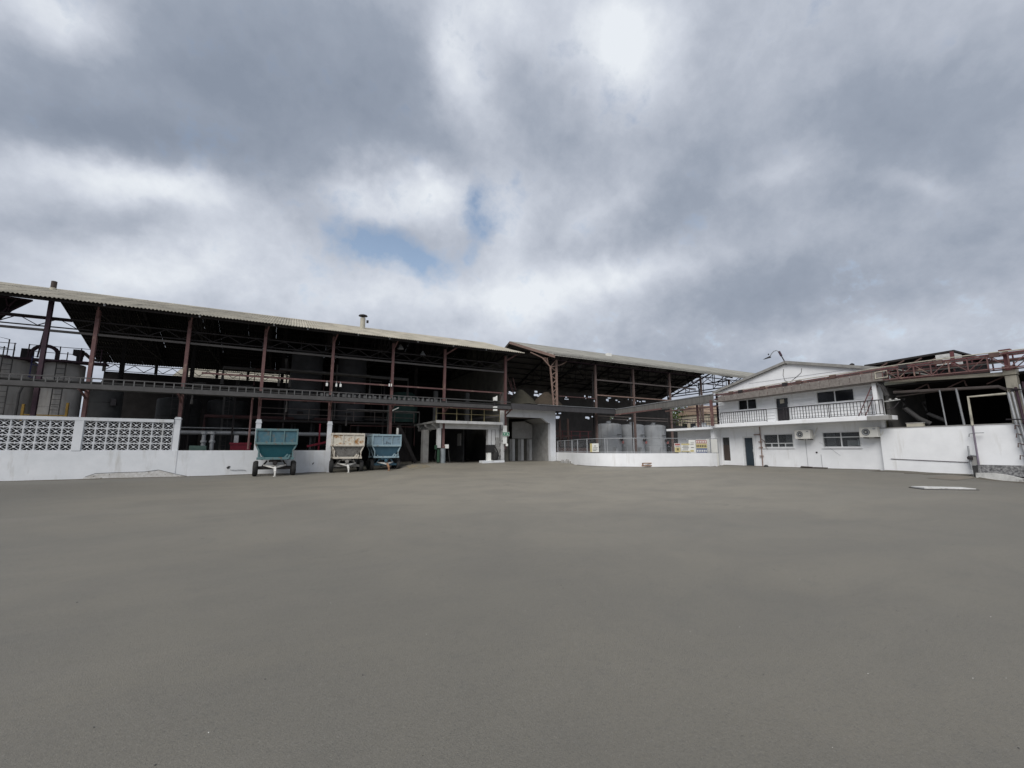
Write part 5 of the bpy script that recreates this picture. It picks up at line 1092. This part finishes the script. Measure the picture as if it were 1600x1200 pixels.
for k in range(5): MB().bar((27.9, 9.6 - k * 1.3, 4.5), (27.9, 9.0 - k * 1.3, 4.78), .05).bar((27.9, 8.95 - k * 1.3, 4.5), (27.9, 9.0 - k * 1.3, 4.78), .05).build('roof_lattice', brown_s, C_)
MB().tube([(27.7, 10.3, 4.5), (27.7, 6.6, 4.32), (27.7, 6.35, 4.15)], .075, 10).build('overhead_pipe', grey_b, C_, smooth=True)
MB().tube([(27.9, 10.3, 4.3), (27.9, 8.0, 4.42)], .04, 8).build('overhead_pipe', grey_b, C_)
MB().tube([(27.6, 8.45, 2.7), (27.62, 8.52, 4.4)], .03, 8).tube([(27.62, 7.85, 2.7), (27.66, 7.95, 4.4)], .045, 8).build('post', galv, C_)
t = thing('duct_pipe', (28.4, 9.8, 2.8), 'bent dark grey duct descending inside the pump house opening', 'pipe')
MB().tube([(28.3, 10.2, 4.2), (28.3, 10.15, 3.7), (28.4, 9.7, 3.15), (28.5, 9.3, 2.85)], .12, 10).build('duct', steel_g, t, smooth=True)
MB().tube([(28.9, 9.6, 4.0), (28.9, 9.5, 3.4), (29.0, 8.9, 3.0)], .1, 10).build('duct', steel_g, t, smooth=True)
t = thing('white_crate', (27.5, 9.55, 2.7), 'pale box sitting on top of the right white wall', 'box'); MB().box(27.4, 27.6, 9.22, 9.86, 2.70, 2.88).build('box', cream, t, bevel=.01); MB().box(27.39, 27.61, 9.2, 9.88, 2.86, 2.9).build('lid', conc, t)
t = thing('insulators', (27.2, 10.2, 4.1), 'pale cable bracket with white insulators at the office corner', 'bracket')
MB().tube([(27.2, 10.55, 4.02), (27.2, 9.9, 4.06)], .025, 8).lathe([(.04, 0), (.06, .05), (.03, .08)], (27.2, 10.3, 4.06), 10).lathe([(.04, 0), (.06, .05), (.03, .08)], (27.2, 10.05, 4.06), 10).build('insulator', chalk, t); MB().tube([(27.2, 10.5, 3.6), (27.2, 10.2, 3.65), (27.2, 9.95, 3.95)], .03, 6).build('arm', iron, t)
t = thing('water_pipe', (27.25, 7.5, 1), 'tall cream pipe rising from the plinth and elbowing to the pillar', 'pipe')
MB().tube([(27.2, 7.47, .9), (27.2, 7.47, 2.65)], .036, 8).build('lower_pipe', M('lilac_grey_paint', (.22, .19, .24), (.16, .14, .17), 4), t, smooth=True); MB().tube([(27.2, 7.47, 2.65), (27.2, 7.47, 3.93), (27.2, 6.3, 3.95)], .05, 8).build('upper_pipe', cream, t, smooth=True)
MB().box(27.15, 27.22, 7.15, 7.45, 2.3, 2.33).tube([(27.2, 7.5, 2.3), (27.2, 7.62, 2.28), (27.2, 7.64, 2.15)], .02, 6).build('tap', galv, t)
t = thing('standpipe_valve', (27.2, 7.65, .9), 'corroded pipe stub and valve at the left end of the dark plinth', 'valve')
MB().tube([(27.2, 7.72, .7), (27.2, 7.72, 1.75)], .035, 8).tube([(27.2, 7.75, 1.35), (27.2, 7.5, 1.32)], .03, 8).build('pipe', galv, t); MB().lathe([(.09, 0), (.1, .1), (.05, .16)], (27.15, 7.7, 1.15), 12).build('valve', iron, t); MB().box(27.2, 27.36, 7.48, 7.68, .9, 1.35).build('mortar', conc, t)
MB().bar((27.36, 10.65, 1.12), (27.36, 7.84, 1.02), .02, .022).build('wall_ledge', purple, C_)
t = thing('pillar_pipes', (27.3, 6, .9), 'bundle of grey and purple pipes climbing the pillar at the right edge', 'pipe')
for k, (dy, r, mt) in enumerate(((0.02, .05, galv), (.14, .04, galv), (.26, .045, purple), (.38, .03, galv), (.48, .04, purple))):
    MB().tube([(27.25 - .02 * k, 6.05 - dy, .9), (27.25 - .02 * k, 6.2 - dy, 2.8), (27.3, 6.28 - dy, 4.0 + .1 * k)], r, 8).build('pipe', mt, t, smooth=True)
for z in (1.3, 1.8, 2.2, 2.55): MB().tube([(27.2, 6.05, z), (27.2, 6.2, z + .05), (27.2, 6.22, z - .12)], .02, 6).build('valve', brown_s, t)
for k in range(4): MB().tube([(27.3, 6.3 - .02 * k, 4.2 - .06 * k), (27.1, 5.6, 4.0 + .04 * k), (26.9, 4.6, 4.1)], .02, 6).build('cable', iron, t)
MB().tube([(27.1, 6.4, 2.85), (26.9, 5.4, 2.8)], .03, 6).build('cable', iron, t)
t = thing('stone_plinth', (26.8, 6, .3), 'dark mottled stone plinth on a chalky concrete foot at the right edge', 'plinth')
MB().box(26.6, 27.38, 0, 7.45, .50, .93).build('stone_facing', stone, t)
MB().prism([(26.42, 7.4, .1), (26.42, 0, .1), (26.42, 0, .62), (26.42, 5.3, .60), (26.42, 5.75, .52), (26.42, 6.1, .44), (26.42, 6.5, .56), (26.42, 6.9, .62), (26.42, 7.4, .60)], (.19, 0, 0)).build('footing', chalk, t)
MB().box(26.55, 26.7, 7.35, 7.5, .35, .9).build('dark_corner', ink, t)
t = thing('drain_cover', (20.2, 6.5, .3), 'long pale concrete drain cover lying flush in the asphalt at the right', 'drain cover', world=False)
zc = max(Zg(20.2, 6.6), Zg(21, 6.2)); t.location = (20.15, 6.5, zc); t.rotation_euler = (0, 0, math.radians(-38))
MB().box(-.8, .8, -.36, .36, -.1, .02).build('frame', steel_g, t); 
for k in range(3): MB().box(-.75 + k * .505, -.26 + k * .505, -.31, .31, -.02, .06 - .004 * k).build('slab', chalk, t, bevel=.01)
structure(sheet('dirt_patch', 24.2, 26.4, 7.4, 8.3, M('sandy_dirt', (.19, .165, .135), (.14, .13, .112), 1.6, rough=.95, bump=.3), .012))
# drifts of dirt along the wall feet
def drift(pts, w0, w1, seed):
    R = random.Random(seed); V = []; n = 0
    P = []
    for a, b in zip(pts, pts[1:]):
        m = max(2, int(math.hypot(b[0] - a[0], b[1] - a[1]) / .22))
        for k in range(m): P.append((a[0] + (b[0] - a[0]) * k / m, a[1] + (b[1] - a[1]) * k / m, b[0] - a[0], b[1] - a[1]))
    ph = R.uniform(0, 6)
    for i, (x, y, dx, dy) in enumerate(P):
        l = math.hypot(dx, dy); nx_, ny_ = dy / l, -dx / l
        if nx_ * (0 - x) + ny_ * (0 - y) < 0: nx_, ny_ = -nx_, -ny_
        w = w0 + (w1 - w0) * max(0, .5 + .3 * math.sin(i * .21 + ph) + .25 * math.sin(i * .67 + 2 * ph)) * R.uniform(.75, 1.2)
        for q, h in ((-.05, .035), (w * .5, .022), (w, .004)): V.append((x + nx_ * q, y + ny_ * q, Zg(x + nx_ * q, y + ny_ * q) + h))
    F = [(i * 3 + k, i * 3 + k + 1, i * 3 + 4 + k, i * 3 + 3 + k) for i in range(len(P) - 1) for k in (0, 1)]
    return MB().add(V, F)
dmat = M('dark_road_dirt', (.085, .078, .065), (.13, .118, .095), 2.2, rough=.95, bump=.4, bscale=30)
for k, (pts, w0, w1) in enumerate((([(-18, 30.7), (2.9, 30.72)], .05, .38), ([(20.75, 30.9), (19.7, 27.6), (18.5, 24.6), (18.22, 23.1), (18.4, 21.9), (19.1, 21.0), (20.3, 20.28), (21.6, 19.83), (23, 19.43), (25.3, 19.1)], .05, .35), ([(27.6, 20.3), (27.6, 11)], .06, .4), ([(27.38, 10.9), (27.38, 7.5)], .5, 1.9), ([(26.42, 7.3), (26.42, 1)], .1, .6))):
    o = stuff(drift(pts, w0, w1, k).build('dirt', dmat)); o['label'] = ('dirt drift along the foot of the left perimeter wall', 'dirt drift along the curved white wall', 'dirt drift along the foot of the office wall', 'dirt drift along the foot of the right white wall', 'dirt drift along the foot of the stone plinth')[k]
# roof of a shed behind the right building
t = thing('background_shed', (33, 10, 0), 'dark low-pitched shed roof behind the pump house with a white block', 'shed')
MB().prism([(32, 13.2, 6.72), (32, 9.05, 6.86), (32, 9.05, 6.96), (32, 13.2, 6.84)], (6, 0, 0)).build('roof', dark, t)
MB().box(32.3, 38, 9.3, 12.8, .3, 6.72).build('wall', shade_sheet, t); MB().box(31.9, 33, 9.05, 9.8, 6.2, 6.78).build('white_block', chalk, t); MB().box(31.88, 31.96, 9.05, 9.2, 6.1, 6.86).build('corner_trim', red_b, t)
for k in range(4): MB().bar((31.95, 12.8 - k * .8, 6.3), (31.95, 12.0 - k * .8, 6.75), .07).build('brace', brown_s, t)
# ================================================================== BACKDROP: trees and a house beyond the sheds
def tree(x, y, h, r, label, seed):
    R = random.Random(seed); t = thing('tree', (x, y, 0), label, 'tree', 'trees beyond the sheds')
    mb = MB(); tp = Vector((x, y, h * .55)); mb.tube([(x, y, 0), (x + .1, y, h * .3), tp], .18, 8)
    tips = []
    for k in range(7):
        a = k * .9; q = tp + Vector((math.cos(a) * r * .7, math.sin(a) * r * .7, h * R.uniform(.1, .38))); mb.tube([tp - Vector((0, 0, h * .15)), tp.lerp(q, .5) + Vector((0, 0, .3)), q], .07, 6); tips.append(q)
    mb.build('trunk', bark, t)
    cr = MB()
    for k in range(1500):
        c = R.choice(tips) + Vector((R.gauss(0, r * .3), R.gauss(0, r * .3), R.gauss(0, r * .25))); s = R.uniform(.12, .3)
        a = Vector((R.gauss(0, 1), R.gauss(0, 1), R.gauss(0, 1))).normalized(); b = a.orthogonal().normalized() * s; d = a.cross(b).normalized() * s * .6
        cr.add([c - b, c - d * .8, c + b, c + d * .8], [(0, 1, 2, 3)])
    stuff(cr.build('crown', leafm, t))
tree(62, 56, 9, 3.2, 'dusty green tree glimpsed between the open shed and the office', 1); tree(70, 60, 10, 3.6, 'taller tree beyond the gallery, left of the office upper storey', 2); tree(-24, 62, 8, 3.2, 'tree glimpsed low between the weathered tanks', 4); tree(54, 62, 8.5, 3, 'tree behind the trusses at the right end of the open shed', 7)
t = thing('house', (72, 52, 0), 'sandy house with terracotta roof glimpsed beside the gallery post', 'house')
MB().box(62, 72, 48, 54, 0, 7.4).build('wall', sand, t); MB().prism([(61.7, 47.7, 7.4), (61.7, 54.3, 7.4), (61.7, 51, 9.2)], (10.6, 0, 0)).build('roof', terra, t)
for k in range(3): MB().box(61.95, 62.02, 48.6 + k * 1.8, 49.6 + k * 1.8, 4.6, 6).build('window', glass, t)
# ================================================================== LITTER on the asphalt
mb = MB(); RL = random.Random(9)
spots = [(-.25, 3.22), (.57, 5.09), (2.75, 1.49), (4.38, 1.4), (5.97, 1.72), (4.58, 1.29), (5.59, 3.21), (3.82, 1.78), (3.29, 2.87), (2.25, 3.97), (3.75, 2.72), (4.26, 3.95), (1.23, 3.91)] + [(RL.uniform(-6, 16), RL.uniform(4, 20)) for _ in range(3)]
for x, y in spots:
    s = RL.uniform(.002, .004) * (1 + .05 * math.hypot(x, y)); a = RL.uniform(0, 6.28); z = Zg(x, y)
    mb.hexa([(x + s * math.cos(a + q * 1.57 + .3 * (q % 2)), y + s * math.sin(a + q * 1.57), z - .01) for q in range(4)], [(x + .7 * s * math.cos(a + q * 1.57), y + .6 * s * math.sin(a + q * 1.57), z + s * .7) for q in range(4)])
stuff(mb.build('litter', signw))
bpy.data.objects['litter']['label'] = 'tiny pale chips scattered over the asphalt'
mb = MB()
for k in range(340):
    r = RL.random(); x, y = RL.uniform(-7, 10), 1.0 + 15 * r * r; s = RL.choice((.002, .002, .003, .004, .006)) * (1 + .06 * y); a = RL.uniform(0, 6.28); z = Zg(x, y)
    mb.hexa([(x + s * math.cos(a + q * 1.57), y + s * math.sin(a + q * 1.57), z - .01) for q in range(4)], [(x + .6 * s * math.cos(a + q * 1.57), y + .6 * s * math.sin(a + q * 1.57), z + s * .8) for q in range(4)])
stuff(mb.build('gravel', M('dark_chipping', (.06, .058, .055), (.1, .1, .095), 8)))
bpy.data.objects['gravel']['label'] = 'loose dark stone chippings over the asphalt'
